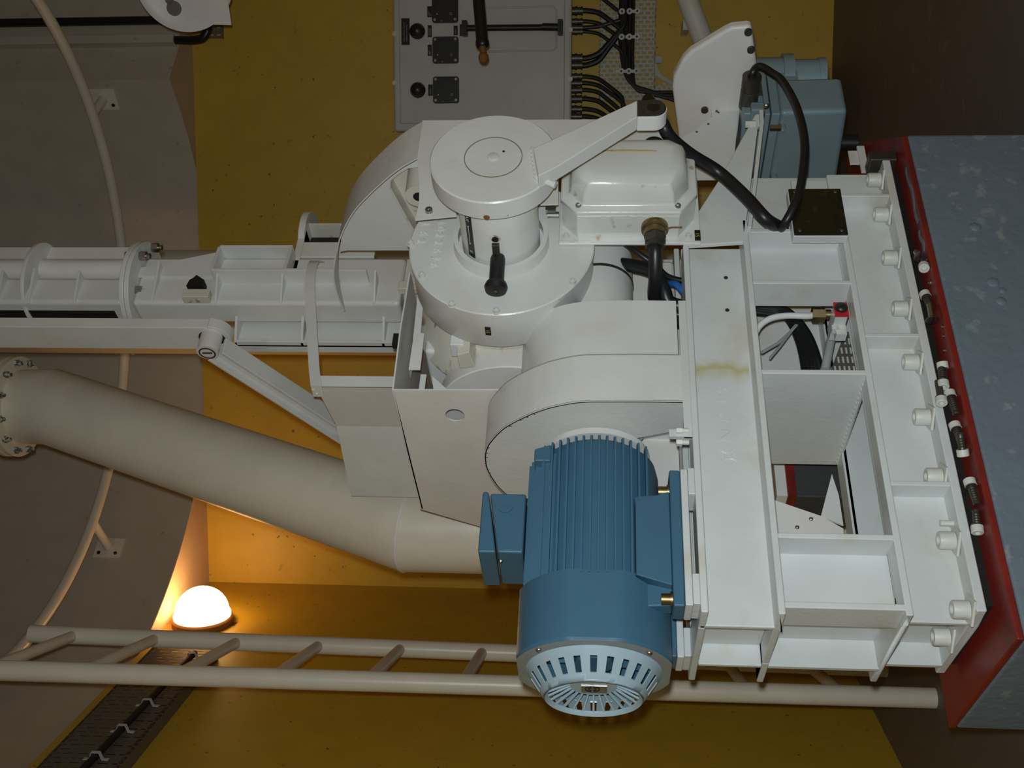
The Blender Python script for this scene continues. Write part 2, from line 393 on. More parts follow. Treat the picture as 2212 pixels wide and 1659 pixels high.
# motor pads
for (ya, yb) in ((1.598, 1.655), (1.806, 1.870)):
    b = MB(); b.box(.745, .995, ya, yb, -.1485, -.1365); b.build('motor_pad', 'frame', fr, bevel=.002)
for (xa, xb_) in ((.747, .80), (.945, .997)):
    for (ya, yb) in ((1.597, 1.654), (1.806, 1.870)):
        b = MB(); b.box(xa, xb_, ya, yb, -.1603, -.1486); b.build('motor_packing', 'frame', fr, bevel=.002)
b = MB(); b.box(1.212, 1.60, 1.892, 1.898, -.60, -.29); b.build('rear_sheet', 'white', fr)
b = MB(); b.box(.98, 1.26, 1.878, 1.884, -.159, .02); b.build('rear_sheet', 'warmwhite', fr)
# stamped marks on the channel web
YW = 1.652
o = at(1567, 893, 'y', YW)
letters('stamped_marks', 'N P', .040, facing_front(at(1567, 922, 'y', YW)), 'frame', fr, .0010)
letters('stamped_marks', '1 9', .034, facing_front(at(1563, 853, 'y', YW)), 'frame', fr, .0010)
b = MB()
for seg in ([(1553, 971), (1565, 978), (1576, 977), (1589, 968)], [(1556, 999), (1566, 991), (1582, 991), (1594, 997)], [(1565, 978), (1566, 991)], [(1579, 977), (1582, 991)]):
    b.tube([at(x, y, 'y', YW - .0004) for x, y in seg], .0009, 6)
b.build('stamped_emblem', 'frame', fr)
for (x, y) in ((1568, 600), (1571, 670)):
    p = at(x, y, 'y', YW); b = MB(); b.cyl((p.x, YW - .0006, p.z), (p.x, YW + .002, p.z), .0042, seg=16); b.build('bore_hole', 'darksteel', fr)
# tab with red paint on the right end
b = MB(); p, q = at(1858, 322, 'y', 1.66), at(1876, 378, 'y', 1.66)
b.box(q.x, p.x, 1.650, 1.656, q.z, q.z + .016); b.box(q.x + .03, p.x - .01, 1.655, 1.66, q.z + .015, q.z + .035); b.build('end_tab', 'frame', fr, bevel=.001)
b = MB(); b.box(1.7575, 1.785, 1.60, 1.646, -.6115, -.555); tag(b.build('stop_block', 'darksteel', bevel=.004), 'dark bare steel block at the far right end of the frame foot', 'steel block')
# dark damper pad on the front of the lower beam
dp_ = thing('damper_pad', 'dark glossy square pad on a white backing plate, below the grey actuator', 'pad', (1.585, 1.592, -.478))
b = MB(); b.box(1.519, 1.648, 1.580, 1.600, -.478, -.372); b.build('backing_plate', 'frame', dp_, bevel=.002)
M['oilpad'] = mat('oily_dark_pad', (.016, .014, .008), .18, bump=.3, bscale=70, stain=(.04, .03, .008), stain_amt=.6, sscale=30, slo=.6)
b = MB(); b.box(1.5205, 1.6465, 1.5745, 1.580, -.4765, -.3735); b.build('rubber_face', 'oilpad', dp_, bevel=.002)
for (x, z) in ((1.53, -.385), (1.53, -.465), (1.637, -.385), (1.637, -.465)): b = MB(); b.ball((x, 1.5745, z), .0045, 10, 0, pi / 2, (0, -1, 0), .6); b.build('rivet', 'darksteel', dp_)
# ================================================================ electric motor
MY, MZ = 1.73, .006
mo = thing('electric_motor', 'blue finned electric motor with a pale louvred fan cowl on the frame', 'electric motor', (.87, MY, -.1365))
def circ(a, r): return (MY + r * sin(a), MZ + r * cos(a))
b = MB()
b.lathe((.79, MY, MZ), (1, 0, 0), [(0, .112), (.255, .112), (.275, .108), (.287, .095), (.300, .07), (.300, 0)], 64)
b.build('housing', 'blue', mo)
b = MB()                                              # cooling fins along the barrel, front side upright to -Y
zs = [-.088 + .01375 * k for k in range(14)]
for z in zs:
    y = MY - sqrt(max(.131 ** 2 - z * z, 0)); yi = MY - sqrt(max(.106 ** 2 - z * z, .0)) if abs(z) < .105 else MY
    b.hexa([(.80, y, MZ + z - .0017), (1.062, y, MZ + z - .0017), (1.085, yi + .012, MZ + z - .0025), (.80, yi + .012, MZ + z - .0025)],
           [(.80, y, MZ + z + .0017), (1.062, y, MZ + z + .0017), (1.085, yi + .012, MZ + z + .0025), (.80, yi + .012, MZ + z + .0025)])
for k in range(13):                                  # fins on the top and behind
    for (cy, cz) in ((0, 1),):
        y = -.085 + .0142 * k
        z = sqrt(.128 ** 2 - y * y); zi = sqrt(.104 ** 2 - y * y) - .01
        if abs(y) < .05: z = min(z, .120)
        b.box(.80, 1.05, MY + y - .0017, MY + y + .0017, MZ + zi, MZ + z)
for k in range(12):
    z = -.075 + .0138 * k; y = sqrt(.129 ** 2 - z * z)
    b.box(.80, 1.05, MY + sqrt(.105 ** 2 - z * z) - .01, MY + y, MZ + z - .0017, MZ + z + .0017)
b.build('cooling_fins', 'blue', mo)
b = MB(); p = at(1165, 1022, 'y', 1.66)
b.prism([(1.03, .085), (1.065, .085), (1.055, .115), (1.03, .115)], 'y', 1.635, 1.675); b.build('lifting_lug', 'blue', mo, bevel=.003)
# feet: a long block each side, cut away over the two bolts
def foot(y0, y1, f):
    b = MB(); b.box(.745, .995, y0, y1, -.1363, -.118); b.box(.800, .935, y0 + .004 * f, y1 - .0, -.118, -.060); b.prism([(.935, -.118), (.955, -.118), (.935, -.06)], 'y', y0 + .004, y1)
    b.prism([(.800, -.118), (.782, -.118), (.800, -.06)], 'y', y0 + .004, y1)
    b.prism([(y0 + .02, -.118), (y1, -.118), (y1 + .02, -.05), (y0 + .03, -.06)], 'x', .755, .96) if f else None
    return b.build('foot', 'blue', mo, bevel=.003)
foot(1.602, 1.655, 1); foot(1.805, 1.858, 0)
for x in (.765, .963):
    b = MB(); b.cyl((x, 1.622, -.119), (x, 1.622, -.1145), .0125, seg=24); b.cyl((x, 1.622, -.1145), (x, 1.622, -.100), .0095, seg=24); b.build('foot_screw', 'brass', mo)
# fan cowl
M['cowlrim'] = mat('cowl_rim_grey', (.27, .29, .29), .35)
def octo(rf, rc, n=96):
    out = []
    for k in range(n):
        a = 2 * pi * k / n; c = max(abs(cos(a)), abs(sin(a))); out.append((a, min(rc, rf / c)))
    return out
prof = octo(.1255, .1325)
def oring(x, dr=0): return [(x, MY - (r + dr) * cos(a), MZ + (r + dr) * sin(a)) for a, r in prof]
b = MB(); b.rings([oring(.806, 0), oring(.690, 0), oring(.684, -.004), oring(.684, -.012), oring(.800, -.012), oring(.806, -.012)], True, loop=True)
b.build('cowl_skirt', 'blue', mo, ang=25)
b = MB()
def circr(x, r, n=96): return [(x, MY - r * cos(2 * pi * k / n), MZ + r * sin(2 * pi * k / n)) for k in range(n)]
b.rings([oring(.6838, -.0008), circr(.683, .1125), circr(.684, .110), oring(.6860, -.004)], True, loop=True); b.build('cowl_rim', 'cowlrim', mo, ang=25, label='bare grey rim of the fan cowl')
b = MB()
def band(x0, r0, x1, r1): b.rings([circr(x0, r0), circr(x1, r1), circr(x1 + .002, r1 - .0008), circr(x0 + .002, r0 - .0008)], True, loop=True)
def cone(t): return (.683 + (.640 - .683) * t, .112 + (.082 - .112) * t)
band(*cone(0), *cone(.3)); band(*cone(.82), *cone(1)); band(.640, .082, .637, .079); band(.637, .079, .642, .074)
ns = 24
for k in range(ns):                                   # bars between the louvre slots
    a0, a1 = 2 * pi * (k + .21) / ns, 2 * pi * (k + .79) / ns
    (xa, ra), (xb, rb) = cone(.29), cone(.83)
    f = lambda x, r, a: (x, MY - r * cos(a), MZ + r * sin(a))
    b.hexa([f(xa, ra, a0), f(xa, ra, a1), f(xb, rb, a1), f(xb, rb, a0)], [f(xa + .002, ra - .0008, a0), f(xa + .002, ra - .0008, a1), f(xb + .002, rb - .0008, a1), f(xb + .002, rb - .0008, a0)])
b.build('cowl_face', 'cowl', mo, ang=25, label='pale blue louvred face of the fan cowl')
b = MB()
for k in range(26):
    a = 2 * pi * k / 26; d = V((0, -cos(a), sin(a))); t = V((0, sin(a), cos(a)))
    c = V((.642, MY, MZ))
    e = V((.018, 0, 0))
    b.hexa([c + e + d * .036 - t * .0013, c + d * .0755 - t * .0018, c + d * .0755 + t * .0018, c + e + d * .036 + t * .0013],
           [c + e + d * .036 - t * .0013 + V((.004, 0, 0)), c + d * .0755 - t * .0018 + V((.003, 0, 0)), c + d * .0755 + t * .0018 + V((.003, 0, 0)), c + e + d * .036 + t * .0013 + V((.004, 0, 0))])
b.build('grille_bars', 'cowl', mo)
b = MB(); b.cyl((.659, MY, MZ), (.664, MY, MZ), .038, seg=48); b.build('grille_hub', 'cowl', mo)
b = MB(); b.box(.6575, .659, MY - .004, MY + .024, MZ - .022, MZ + .020); b.build('maker_plate', 'steel', mo, label='small bright plate with a round emblem')
b = MB(); b.ring((.6568, MY + .008, MZ + .002), (1, 0, 0), .0125, .0105, .0010); b.ring((.6568, MY + .008, MZ + .002), (1, 0, 0), .007, .0053, .0010); b.build('plate_emblem', 'label', mo)
b = MB()
for k in range(7):
    a = 2 * pi * k / 7; d = V((0, cos(a), sin(a))); t = V((0, -sin(a), cos(a))); c = V((.70, MY, MZ))
    b.hexa([c + d * .03 - t * .014, c + d * .10 - t * .03, c + d * .10 - t * .026 + V((.05, 0, 0)), c + d * .03 - t * .010 + V((.05, 0, 0))],
           [c + d * .03 - t * .011, c + d * .10 - t * .027, c + d * .10 - t * .023 + V((.05, 0, 0)), c + d * .03 - t * .007 + V((.05, 0, 0))])
b.cyl((.695, MY, MZ), (.75, MY, MZ), .032, seg=24); b.build('fan', 'blue', mo)
s0 = None
for k in range(4):
    a = radians(45 + 90 * k); b = MB(); c = V((.683, MY - .1225 * cos(a), MZ + .1225 * sin(a)))
    b.ball(c, .0055, 12, 0, pi / 2, (-1, 0, 0), .8); b.build('cowl_screw', 'steel', mo)
# terminal box
tb = MB(); tb.box(.866, .982, 1.668, 1.792, .128, .160); tb.hexa([(.866, 1.668, .160), (.866, 1.792, .160), (.982, 1.792, .160), (.982, 1.668, .160)], [(.866, 1.668, .172), (.866, 1.792, .172), (.982, 1.792, .192), (.982, 1.668, .192)])
t = tb.build('terminal_box', 'blue', mo, bevel=.004)
b = MB(); b.prism([(.864, .174), (.984, .1945), (.984, .205), (.864, .205)], 'y', 1.665, 1.795); b.build('lid', 'blue', t, bevel=.004)
b = MB(); b.cyl((.955, 1.668, .163), (.955, 1.6655, .163), .013, seg=24); b.box(.954, .956, 1.6645, 1.6656, .152, .174); b.build('plug', 'blue', t)
b = MB(); b.ball((.8655, 1.70, .168), .004, 8); b.build('lid_screw', 'steel', t)
# drive end
b = MB(); b.cyl((1.088, MY, MZ), (1.10, MY, MZ), .098, seg=48); b.cyl((1.10, MY, MZ), (1.16, MY, MZ), .022, seg=24); b.build('end_flange', 'white', mo, label='white mounting flange at the drive end')
# ================================================================ gearbox with the crank disc
GX, GZ = 1.520, .200
ge = thing('gearbox', 'white cast gearbox drum with embossed numbers on its round cover', 'gearbox', (GX, 1.72, -.01))
D = (0, 1, 0)
b = MB(); b.lathe((GX, 1.614, GZ), D, [(0, .182), (.002, .1845), (.085, .184), (.092, .180), (.092, .15), (.0, .15)], 96, loop=True)
b.lathe((GX, 1.70, GZ), D, [(0, .15), (.12, .15)], 64); b.build('drum', 'white', ge)
b = MB(); b.lathe((GX, 1.60, GZ), D, [(0, 0), (0, .184), (.002, .1865), (.014, .1865), (.014, 0)], 96); b.build('cover', 'white', ge)
b = MB(); b.lathe((GX, 1.574, GZ), D, [(0, .094), (.027, .096), (.027, .086), (0, .085)], 64, loop=True); b.build('collar', 'white', ge)
b = MB(); b.lathe((GX, 1.415, GZ), D, [(0, .070), (.03, .0765), (.19, .078)], 64); b.build('neck', 'white', ge)
b = MB(); bl = None
for (x, y) in ((911, 593), (887, 524), (976, 656), (1072, 670), (1237, 607)):
    p = at(x, y, 'y', 1.596)
    b = MB(); b.cyl((p.x, 1.601, p.z), (p.x, 1.5995, p.z), .0085, seg=20); b.lathe((p.x, 1.6, p.z), (0, -1, 0), [(0, .0065), (.007, .0065), (.0075, .0035), (.004, .0033), (.004, 0)], 16)
    b.build('cover_screw', 'boltw', ge)
# raised casting numbers: they read downwards in the room, heads to the floor
def upside(o): return frame(o, (-1, 0, -.02), (.02, 0, -1))
for ch, (x, y) in zip('3022676', ((953, 479), (951, 493), (948, 507), (946, 523), (942, 540), (939, 556), (936, 572))):
    letters('casting_number', ch, .0265, upside(at(x, y, 'y', 1.5992)), 'white', ge, .0016)
for ch, (x, y) in zip('362', ((918, 481), (913, 503), (909, 520))):
    letters('casting_number', ch, .0285, upside(at(x, y, 'y', 1.5992)), 'white', ge, .0016)
# pull pin in the neck
pn = MB(); pn.cyl((1.45, 1.507, GZ + .001), (1.4425, 1.507, GZ + .001), .0105, seg=20)
k0 = at(1069, 520, 'y', 1.47); 
pn.build('pin_seat', 'rusty', ge)
b = MB(); b.cyl((1.4475, 1.507, GZ + .001), (1.4405, 1.507, GZ + .001), .0066, seg=20); b.build('pin_hole', 'black', ge)
b = MB(); b.box(1.435, 1.446, 1.517, 1.575, GZ - .006, GZ + .008); b.build('pin_slide', 'darksteel', ge, bevel=.001)
b = MB(); b.lathe((1.442, 1.555, GZ - .001), (-1, .12, 0), [(0, .013), (.006, .0145), (.06, .0145), (.063, .020), (.071, .0225), (.079, .020), (.080, 0)], 32); b.build('pull_knob', 'blackmatt', ge)
b = MB(); e = V((1.442, 1.555, GZ - .001)) + V((-1, .12, 0)).normalized() * .0798; b.cyl(e, e + V((-1, .12, 0)).normalized() * .0012, .0034, seg=16); b.build('knob_screw', 'brass', ge)
# black marking strips on the neck
def neck_strip(phi, y0, y1, wd):
    b = MB(); n = 6; R = []
    for k in range(n + 1):
        a = phi + (k / n - .5) * wd; d = V((cos(a), 0, sin(a)))
        R.append([V((GX, y, GZ)) + d * (q) for y, q in ((y0, .0772), (y1, .0790), (y1, .0765), (y0, .0745))])
    b.rings(R); return b.build('level_strip', 'label', ge, label='black strip with white markings')
neck_strip(radians(138), 1.437, 1.575, .22); neck_strip(radians(-60), 1.437, 1.575, .12)
d = V((cos(radians(138)), 0, sin(radians(138)))); tdir = V((-d.z, 0, d.x))
def on_strip(y): return frame(V((GX, y, GZ)) + d * .0794, (0, 1, 0), tdir if tdir.cross(V((0, 1, 0))).dot(d) < 0 else -tdir)
letters('strip_letters', 'MAX', .011, on_strip(1.466), 'whitetext', ge, .0003); letters('strip_letters', 'K', .011, on_strip(1.56), 'whitetext', ge, .0003)
b = MB(); b.tube([V((GX, 1.492, GZ)) + d * .0788, V((GX, 1.538, GZ)) + d * .0792], .0007, 6)
for y in (1.492, 1.538): b.ball(V((GX, y, GZ)) + d * .079, .0016, 8)
b.build('strip_line', 'whitetext', ge)
# little number tag on the drum
a = radians(262); 
def tagm(o, x, y): return frame(o, x, y)
p = at(1054, 720, 'y', 1.655); dd = (V((p.x, 0, p.z)) - V((GX, 0, GZ))); a = atan2(p.z - GZ, p.x - GX); dn = V((cos(a), 0, sin(a))); tn = V((-sin(a), 0, cos(a)))
c = V((GX, 1.652, GZ)) + dn * .1847
b = MB(mx=frame(c, (0, 1, 0), tn)); b.box(-.012, .012, -.0055, .0055, -.0012, .0012); b.build('number_tag', 'label', ge, label='black tag lettered 51 on the drum')
letters('tag_digits', '51', .010, frame(c + dn * .0014, (0, -1, 0), -tn if (V((0, -1, 0)).cross(-tn)).dot(dn) > 0 else tn), 'yellowtext', ge, .0002)
# worm input housing, axis along the frame
b = MB(); b.lathe((1.385, 1.735, .004), (1, 0, 0), [(0, .066), (.003, .070), (.21, .070)], 64); b.build('worm_housing', 'white', ge)
b = MB(); b.cyl((1.381, 1.735, .004), (1.3855, 1.735, .004), .064, seg=48); b.build('worm_cover', 'actu', ge, label='grey blue end cover of the worm housing')
b = MB(); b.lathe((1.52, 1.735, .004), (1, 0, 0), [(0, .0715), (.006, .0715)], 64); b.build('worm_joint', 'darksteel', ge)
b = MB(); p = at(1346, 579, 'y', 1.735); q = at(1400, 580, 'y', 1.735)
b.cyl((1.46, 1.735, -.06), (1.46, 1.735, -.078), .010, seg=6); b.cyl((1.46, 1.735, -.078), (1.46, 1.735, -.094), .0075, seg=6)
b.build('hose_fitting', 'brass', ge)
b = MB(); b.cyl((1.46, 1.735, -.094), (1.46, 1.735, -.16), .0048, seg=12); b.build('oil_pipe', 'steel', ge)
# body behind the drum
b = MB(); b.box(1.40, 1.66, 1.80, 1.93, -.1595, .37); b.build('rear_body', 'white', ge, bevel=.01)
b = MB(); b.lathe((GX, 1.745, GZ), D, [(0, .158), (.08, .200), (.085, .200), (.085, .10)], 96); b.build('rear_skirt', 'rusty', ge)
b = MB(); p = at(1003, 765, 'x', 1.335); b.prism([(p.y - .02, p.z - .012), (p.y + .03, p.z - .02), (p.y + .035, p.z + .012), (p.y - .01, p.z + .014)], 'x', 1.325, 1.39); b.build('stop_lug', 'rusty', ge, bevel=.002)
b = MB(); p = at(990, 745, 'x', 1.36); b.box(1.345, 1.375, p.y - .02, p.y + .02, p.z - .014, p.z + .014); b.build('lug', 'white', ge, bevel=.002)
# pedestal under the gearbox
# ---------------------------------------------------------------- crank disc with its arm
M['groove'] = mat('oily_groove', (.25, .22, .12), .5)
cr = thing('crank_disc', 'white round crank disc with a welded arm ending in a dark bored eye', 'crank', (GX, 1.40, .08))
b = MB(); b.lathe((GX, 1.372, GZ), D, [(0, .0535), (0, .1155), (.0025, .118), (.041, .118), (.0435, .1155), (.0435, .0)], 96)
b.build('disc', 'white', cr)
b = MB(); b.lathe((GX, 1.3712, GZ), D, [(.003, .0), (.0, .0), (.0, .0520), (.003, .0520)], 72); b.build('centre_plate', 'white', cr)
b = MB(); b.lathe((GX, 1.3709, GZ), D, [(0, .0540), (.0, .0524), (.002, .0524), (.002, .0540)], 72, loop=True); b.build('groove', 'groove', cr)
b = MB(); b.lathe((GX, 1.3715, GZ), (0, -1, 0), [(0, .0125), (.0006, .0125), (.0006, .0108), (.0025, .0102), (.0032, .0085), (.0032, .0)], 32); b.build('centre_bolt', 'boltw', cr)
p = at(1088, 327, 'y', 1.371); b = MB(); b.cyl((p.x, 1.3716, p.z), (p.x, 1.3705, p.z), .0026, seg=12); b.build('dowel_hole', 'darksteel', cr)
YA = 1.345
def pa_(x, y): q = at(x, y, 'y', YA); return (q.x, q.z)
top = pa_(1376, 216); 
arm = [pa_(1152, 320), pa_(1163, 380), pa_(1200, 362), pa_(1377, 252), pa_(1377, 216)]
b = MB(); b.prism(arm, 'y', YA, 1.377); b.build('arm', 'white', cr, bevel=.002)
e0, e1 = pa_(1377, 252), pa_(1377, 216); ec = pa_(1412, 234)
rad = abs(e0[0] - e1[0]) / 2
pts = [e0, e1] + [(ec[0] + rad * cos(t), ec[1] + rad * 1.15 * sin(t)) for t in [pi / 2 + pi - pi * .5 + pi * 0 for _ in ()]]
n = 14; cxm = (e0[0] + e1[0]) / 2
arc = [(cxm + rad * cos(pi * k / n), ec[1] - rad * 1.05 * sin(pi * k / n)) for k in range(n + 1)]
b = MB(); b.prism([e1] + arc + [e0], 'y', YA + .0008, 1.379); b.build('eye', 'white', cr, bevel=.001)
b = MB(); b.prism([(e1[0] - .0012, e1[1])] + [(cxm + (rad - .0012) * cos(pi * k / n), ec[1] - (rad * 1.05 - .0012) * sin(pi * k / n)) for k in range(n + 1)] + [(e0[0] + .0012, e0[1])], 'y', YA - .0002, YA + .001)
b.build('eye_face', 'darksteel', cr, label='bare dark face of the eye')
b = MB(); b.ring((cxm, YA - .002, ec[1]), D, rad * .93, rad * .52, .002); b.build('bush', 'darksteel', cr)
b = MB(); b.cyl((cxm, YA - .0008, ec[1]), (cxm, YA + .0005, ec[1]), rad * .5, seg=24); b.build('bore', 'black', cr)
b = MB(); q0, q1 = at(1152, 322, 'y', 1.37), at(1163, 386, 'y', 1.37); q2 = at(1200, 400, 'y', 1.372)
b.tube([q0 + (q1 - q0) * t + V((0, 0, .002 * (k % 2))) for k, t in enumerate([i / 14 for i in range(15)])] + [q1 + (q2 - q1) * t for t in (.3, .6, 1)], lambda t: .006 + .0008 * (int(t * 17) % 2), 10)
b.build('weld_seam', 'white', cr)
for (x, y, r) in ((1050, 478, .0062), (1100, 478, .0022)):
    p = at(x, y, 'y', 1.41); aa = atan2(p.z - GZ, p.x - GX); dn = V((cos(aa), 0, sin(aa))); b = MB(); b.ball(V((GX, 1.4085, GZ)) + dn * .1177, r, 10, 0, pi / 2, dn, .15); b.build('rust_spot', 'rust', cr, label='orange rust spot on the rim')
# ================================================================ chain guard behind the crank disc
cg = thing('chain_guard', 'white curved sheet metal chain guard behind the crank disc', 'guard', (1.64, 1.56, .09))
YP = 1.50
P = [at(x, y, 'y', YP) for x, y in ((897, 474), (905, 440), (906, 395), (901, 345), (913, 260), (1440, 257), (1452, 300), (1440, 318), (1206, 318), (1206, 440))]
P = P + [V((GX + .082 * cos(radians(a)), 0, GZ + .082 * sin(radians(a)))) for a in range(-84, 114, 9)]
b = MB(); b.prism([(p.x, p.z) for p in P], 'y', YP, YP + .004); b.build('front_plate', 'white', cg)
xa = at(903, 340, 'y', YP).x; xb = at(912, 261, 'y', YP).x
A = [(q.y, q.z) for q in [at(x, y, 'x', xa) for x, y in ((903, 343), (866, 364), (830, 392), (785, 435), (760, 466), (740, 505), (728, 545), (722, 590), (728, 630), (745, 672))]]
R = []
path = smooth_path([V((0, y, z)) for y, z in A], 5)
for i, p in enumerate(path):
    t = i / (len(path) - 1); n = (path[min(i + 1, len(path) - 1)] - path[max(i - 1, 0)]).normalized(); n = V((0, -n.z, n.y)) * .0026
    far = xb if t < .62 else xb + (xa + .004 - xb) * (t - .62) / .38
    R.append([V((xa, p.y, p.z)), V((far, p.y, p.z)), V((far, p.y, p.z)) + n, V((xa, p.y, p.z)) + n])
b = MB(); b.rings(R); b.build('curved_strip', 'white', cg)
# side plate with a slot for the shaft roller
XS = xb - .045
def inside(x, y): q = at(x, y, 'x', XS); return (q.y, q.z)
arcin = [(p.y, p.z) for p in path if 1.512 < p.y < 1.85]
low = at(885, 541, 'x', XS); 
poly = [(p[0], p[1] - .0035) for p in arcin] + [(low.y, .590), (low.y, .42), (1.70, .30), (1.512, .30)]
slot = [inside(x, y) for x, y in ((905, 361), (880, 364), (858, 378), (841, 392), (840, 405), (848, 420), (880, 478), (905, 520), (930, 520), (930, 380))]
b = MB(); bm = b.bm
o_ = [bm.verts.new((XS, *p)) for p in poly]; i_ = [bm.verts.new((XS, *p)) for p in slot]
ed = [bm.edges.new((o_[k], o_[(k + 1) % len(o_)])) for k in range(len(o_))] + [bm.edges.new((i_[k], i_[(k + 1) % len(i_)])) for k in range(len(i_))]
bmesh.ops.triangle_fill(bm, edges=ed, use_beauty=True)
from mathutils.geometry import intersect_point_line
bad = [f for f in bm.faces if in_poly((f.calc_center_median().y, f.calc_center_median().z), slot)]
if bad: bmesh.ops.delete(bm, geom=bad, context='FACES')
r = bmesh.ops.extrude_face_region(bm, geom=bm.faces[:]); bmesh.ops.translate(bm, verts=[g for g in r['geom'] if isinstance(g, bmesh.types.BMVert)], vec=(.004, 0, 0))
b.build('side_plate', 'white', cg)
b = MB(); q = [inside(x, y) for x, y in ((905, 361), (880, 364), (858, 378), (841, 392), (840, 405), (848, 420), (880, 478), (905, 520))]
R = [[V((XS + .002, y, z)), V((XS + .036, y, z)), V((XS + .036, y, z - .003)), V((XS + .002, y, z - .003))] for y, z in q]
b.rings(R); b.prism([(y, z - .002) for y, z in q], 'x', XS + .034, XS + .036); b.build('slot_lining', 'rusty', cg)
c = at(905, 425, 'x', XS - .045); b = MB(); b.lathe((XS - .045, c.y, c.z), (1, 0, 0), [(0, 0), (0, .030), (.078, .032), (.078, 0)], 32)
b.build('roller_or_void', 'rusty', cg)
b = MB(); b.cyl((XS - .046, c.y, c.z), (XS - .040, c.y, c.z), .0125, seg=20); b.build('roller_bore', 'dark', cg)
for (x, y) in ((927, 457),):
    p = at(x, y, 'y', YP); b = MB(); b.lathe((p.x, YP, p.z), (0, -1, 0), [(0, .0075), (.007, .007), (.007, .0035), (.003, .003), (.003, 0)], 16); b.build('guard_screw', 'steel', cg)
# ================================================================ limit switch box
lb = thing('switch_box', 'white cast switch box with a domed lid and rusty cable gland beside the crank disc', 'switch box', (1.62, 1.56, -.19))
octa = [(1.527, .048), (1.564, .079), (1.672, .079), (1.697, .050), (1.697, -.155), (1.672, -.183), (1.576, -.183), (1.527, -.150)]
def inset(o, k):
    cx, cz = 1.612, -.052; return [(cx + (x - cx) * (1 - k / .1), cz + (z - cz) * (1 - k / .13)) for x, z in o]
b = MB(); b.box(1.512, 1.705, 1.591, 1.5985, -.195, .085); b.build('base_plate', 'limit', lb, bevel=.002)
b = MB(); b.prism(octa, 'y', 1.531, 1.592); b.build('body', 'limit', lb, bevel=.002)
b = MB(); b.rings([[(x, y, z) for x, z in inset(octa, k)] for y, k in ((1.5305, -.002), (1.520, -.002), (1.517, .009), (1.513, .0155), (1.490, .019), (1.470, .026), (1.462, .036), (1.459, .05))])
lid = b.build('lid', 'limit', lb, bevel=.004, ang=50)
M['rustline'] = mat('rusty_edge', (.50, .36, .16), .5, stain=(.30, .13, .03), stain_amt=.8, sscale=60)
b = MB(); s = at(1270, 365, 'y', 1.459); b.tube([(1.632, 1.4605, .02), (1.632, 1.4592, -.05), (1.631, 1.4600, -.095), (1.631, 1.463, -.118)], .0026, 8); b.build('rust_streak', 'rustline', lid, label='brown rust streak across the lid')
for (x, y) in ((1250, 444), (1464, 445)):
    p = at(x, y, 'y', 1.517); b = MB(); b.lathe((p.x, 1.519, p.z), (0, -1, 0), [(0, .0065), (.005, .006), (.005, .003), (.002, .0025), (.002, 0)], 16); b.build('lid_screw', 'steel', lb)
for (x, y) in ((1223, 508), (1487, 508)):
    p = at(x, y, 'y', 1.587); b = MB(); b.cyl((p.x, 1.592, p.z), (p.x, 1.590, p.z), .0085, seg=16); b.lathe((p.x, 1.5905, p.z), (0, -1, 0), [(0, .006), (.007, .0055), (.007, .003), (.003, .0025), (.003, 0)], 16); b.build('plate_screw', 'boltw', lb)
p = at(1507, 508, 'y', 1.59); b = MB(); b.box(p.x - .0145, p.x + .0145, 1.5895, 1.5915, p.z - .0058, p.z + .0058); b.build('number_tag', 'label', lb, bevel=.001, label='black tag lettered 51 on the switch box plate')
letters('tag_digits', '51', .0115, facing_front((p.x, 1.5892, p.z)), 'yellowtext', lb, .0002)
gc = at(1413, 507, 'x', 1.527); gy, gz = 1.560, gc.z
b = MB(); b.lathe((1.527, gy, gz), (-1, 0, 0), [(0, .0265), (.010, .0265), (.012, .022), (.026, .0215), (.028, .0165)], 32); b.build('gland', 'brass', lb)
b = MB(); b.cyl((1.499, gy, gz), (1.478, gy, gz), .022, .0225, seg=6); b.lathe((1.478, gy, gz), (-1, 0, 0), [(0, .0195), (.008, .018), (.008, .014)], 24); b.build('gland_nut', 'darksteel', lb)
b = MB(); b.tube([(1.512, gy - .01, gz - .024), (1.513, gy - .012, gz - .032), (1.513, gy - .012, gz - .05)], .0016, 8); b.ball((1.513, gy - .012, gz - .05), .0022, 8); b.build('gland_wire', 'rust', lb)
b = MB(); b.tube([(1.56, 1.56, .085), (1.56, 1.56, .108)], .006, 10); b.build('lever_shaft', 'steel', lb)
p = at(1190, 440, 'y', 1.555); b = MB(); b.box(p.x - .022, p.x + .012, 1.55, 1.562, p.z - .010, p.z + .010); b.cyl((p.x + .004, 1.548, p.z), (p.x + .004, 1.566, p.z), .011, seg=20); b.build('roller_lever', 'steel', lb)
# cable from the gland and its neighbours going down behind the frame
def cable(name, pts, r, label, cat='cable', m='black', group=None, sm=8): return tag(MB().tube(pts, r, 14, sm).build(name, m), label, cat, group)
cable('gland_cable', [(1.485, gy, gz), (1.462, gy + .004, gz), (1.43, gy + .045, gz - .001), (1.425, gy + .10, gz - .003), (1.43, gy + .16, gz - .03), (1.43, gy + .185, gz - .08), (1.43, gy + .19, -.24), (1.43, gy + .19, -.277)], .0135, 'black cable hanging from the rusty gland of the switch box')
cable('power_cable', [(1.56, 1.70, -.02), (1.52, 1.68, -.10), (1.475, 1.685, -.125), (1.45, 1.70, -.14), (1.44, 1.705, -.20), (1.45, 1.71, -.275)], .0145, 'thick black cable right behind the cable of the switch box gland')
cable('thin_cable', [(1.60, 1.66, -.02), (1.555, 1.64, -.050), (1.525, 1.645, -.085), (1.515, 1.66, -.11), (1.505, 1.69, -.15), (1.50, 1.70, -.27)], .0065, 'thin black cable curving beside the brass hose fitting')
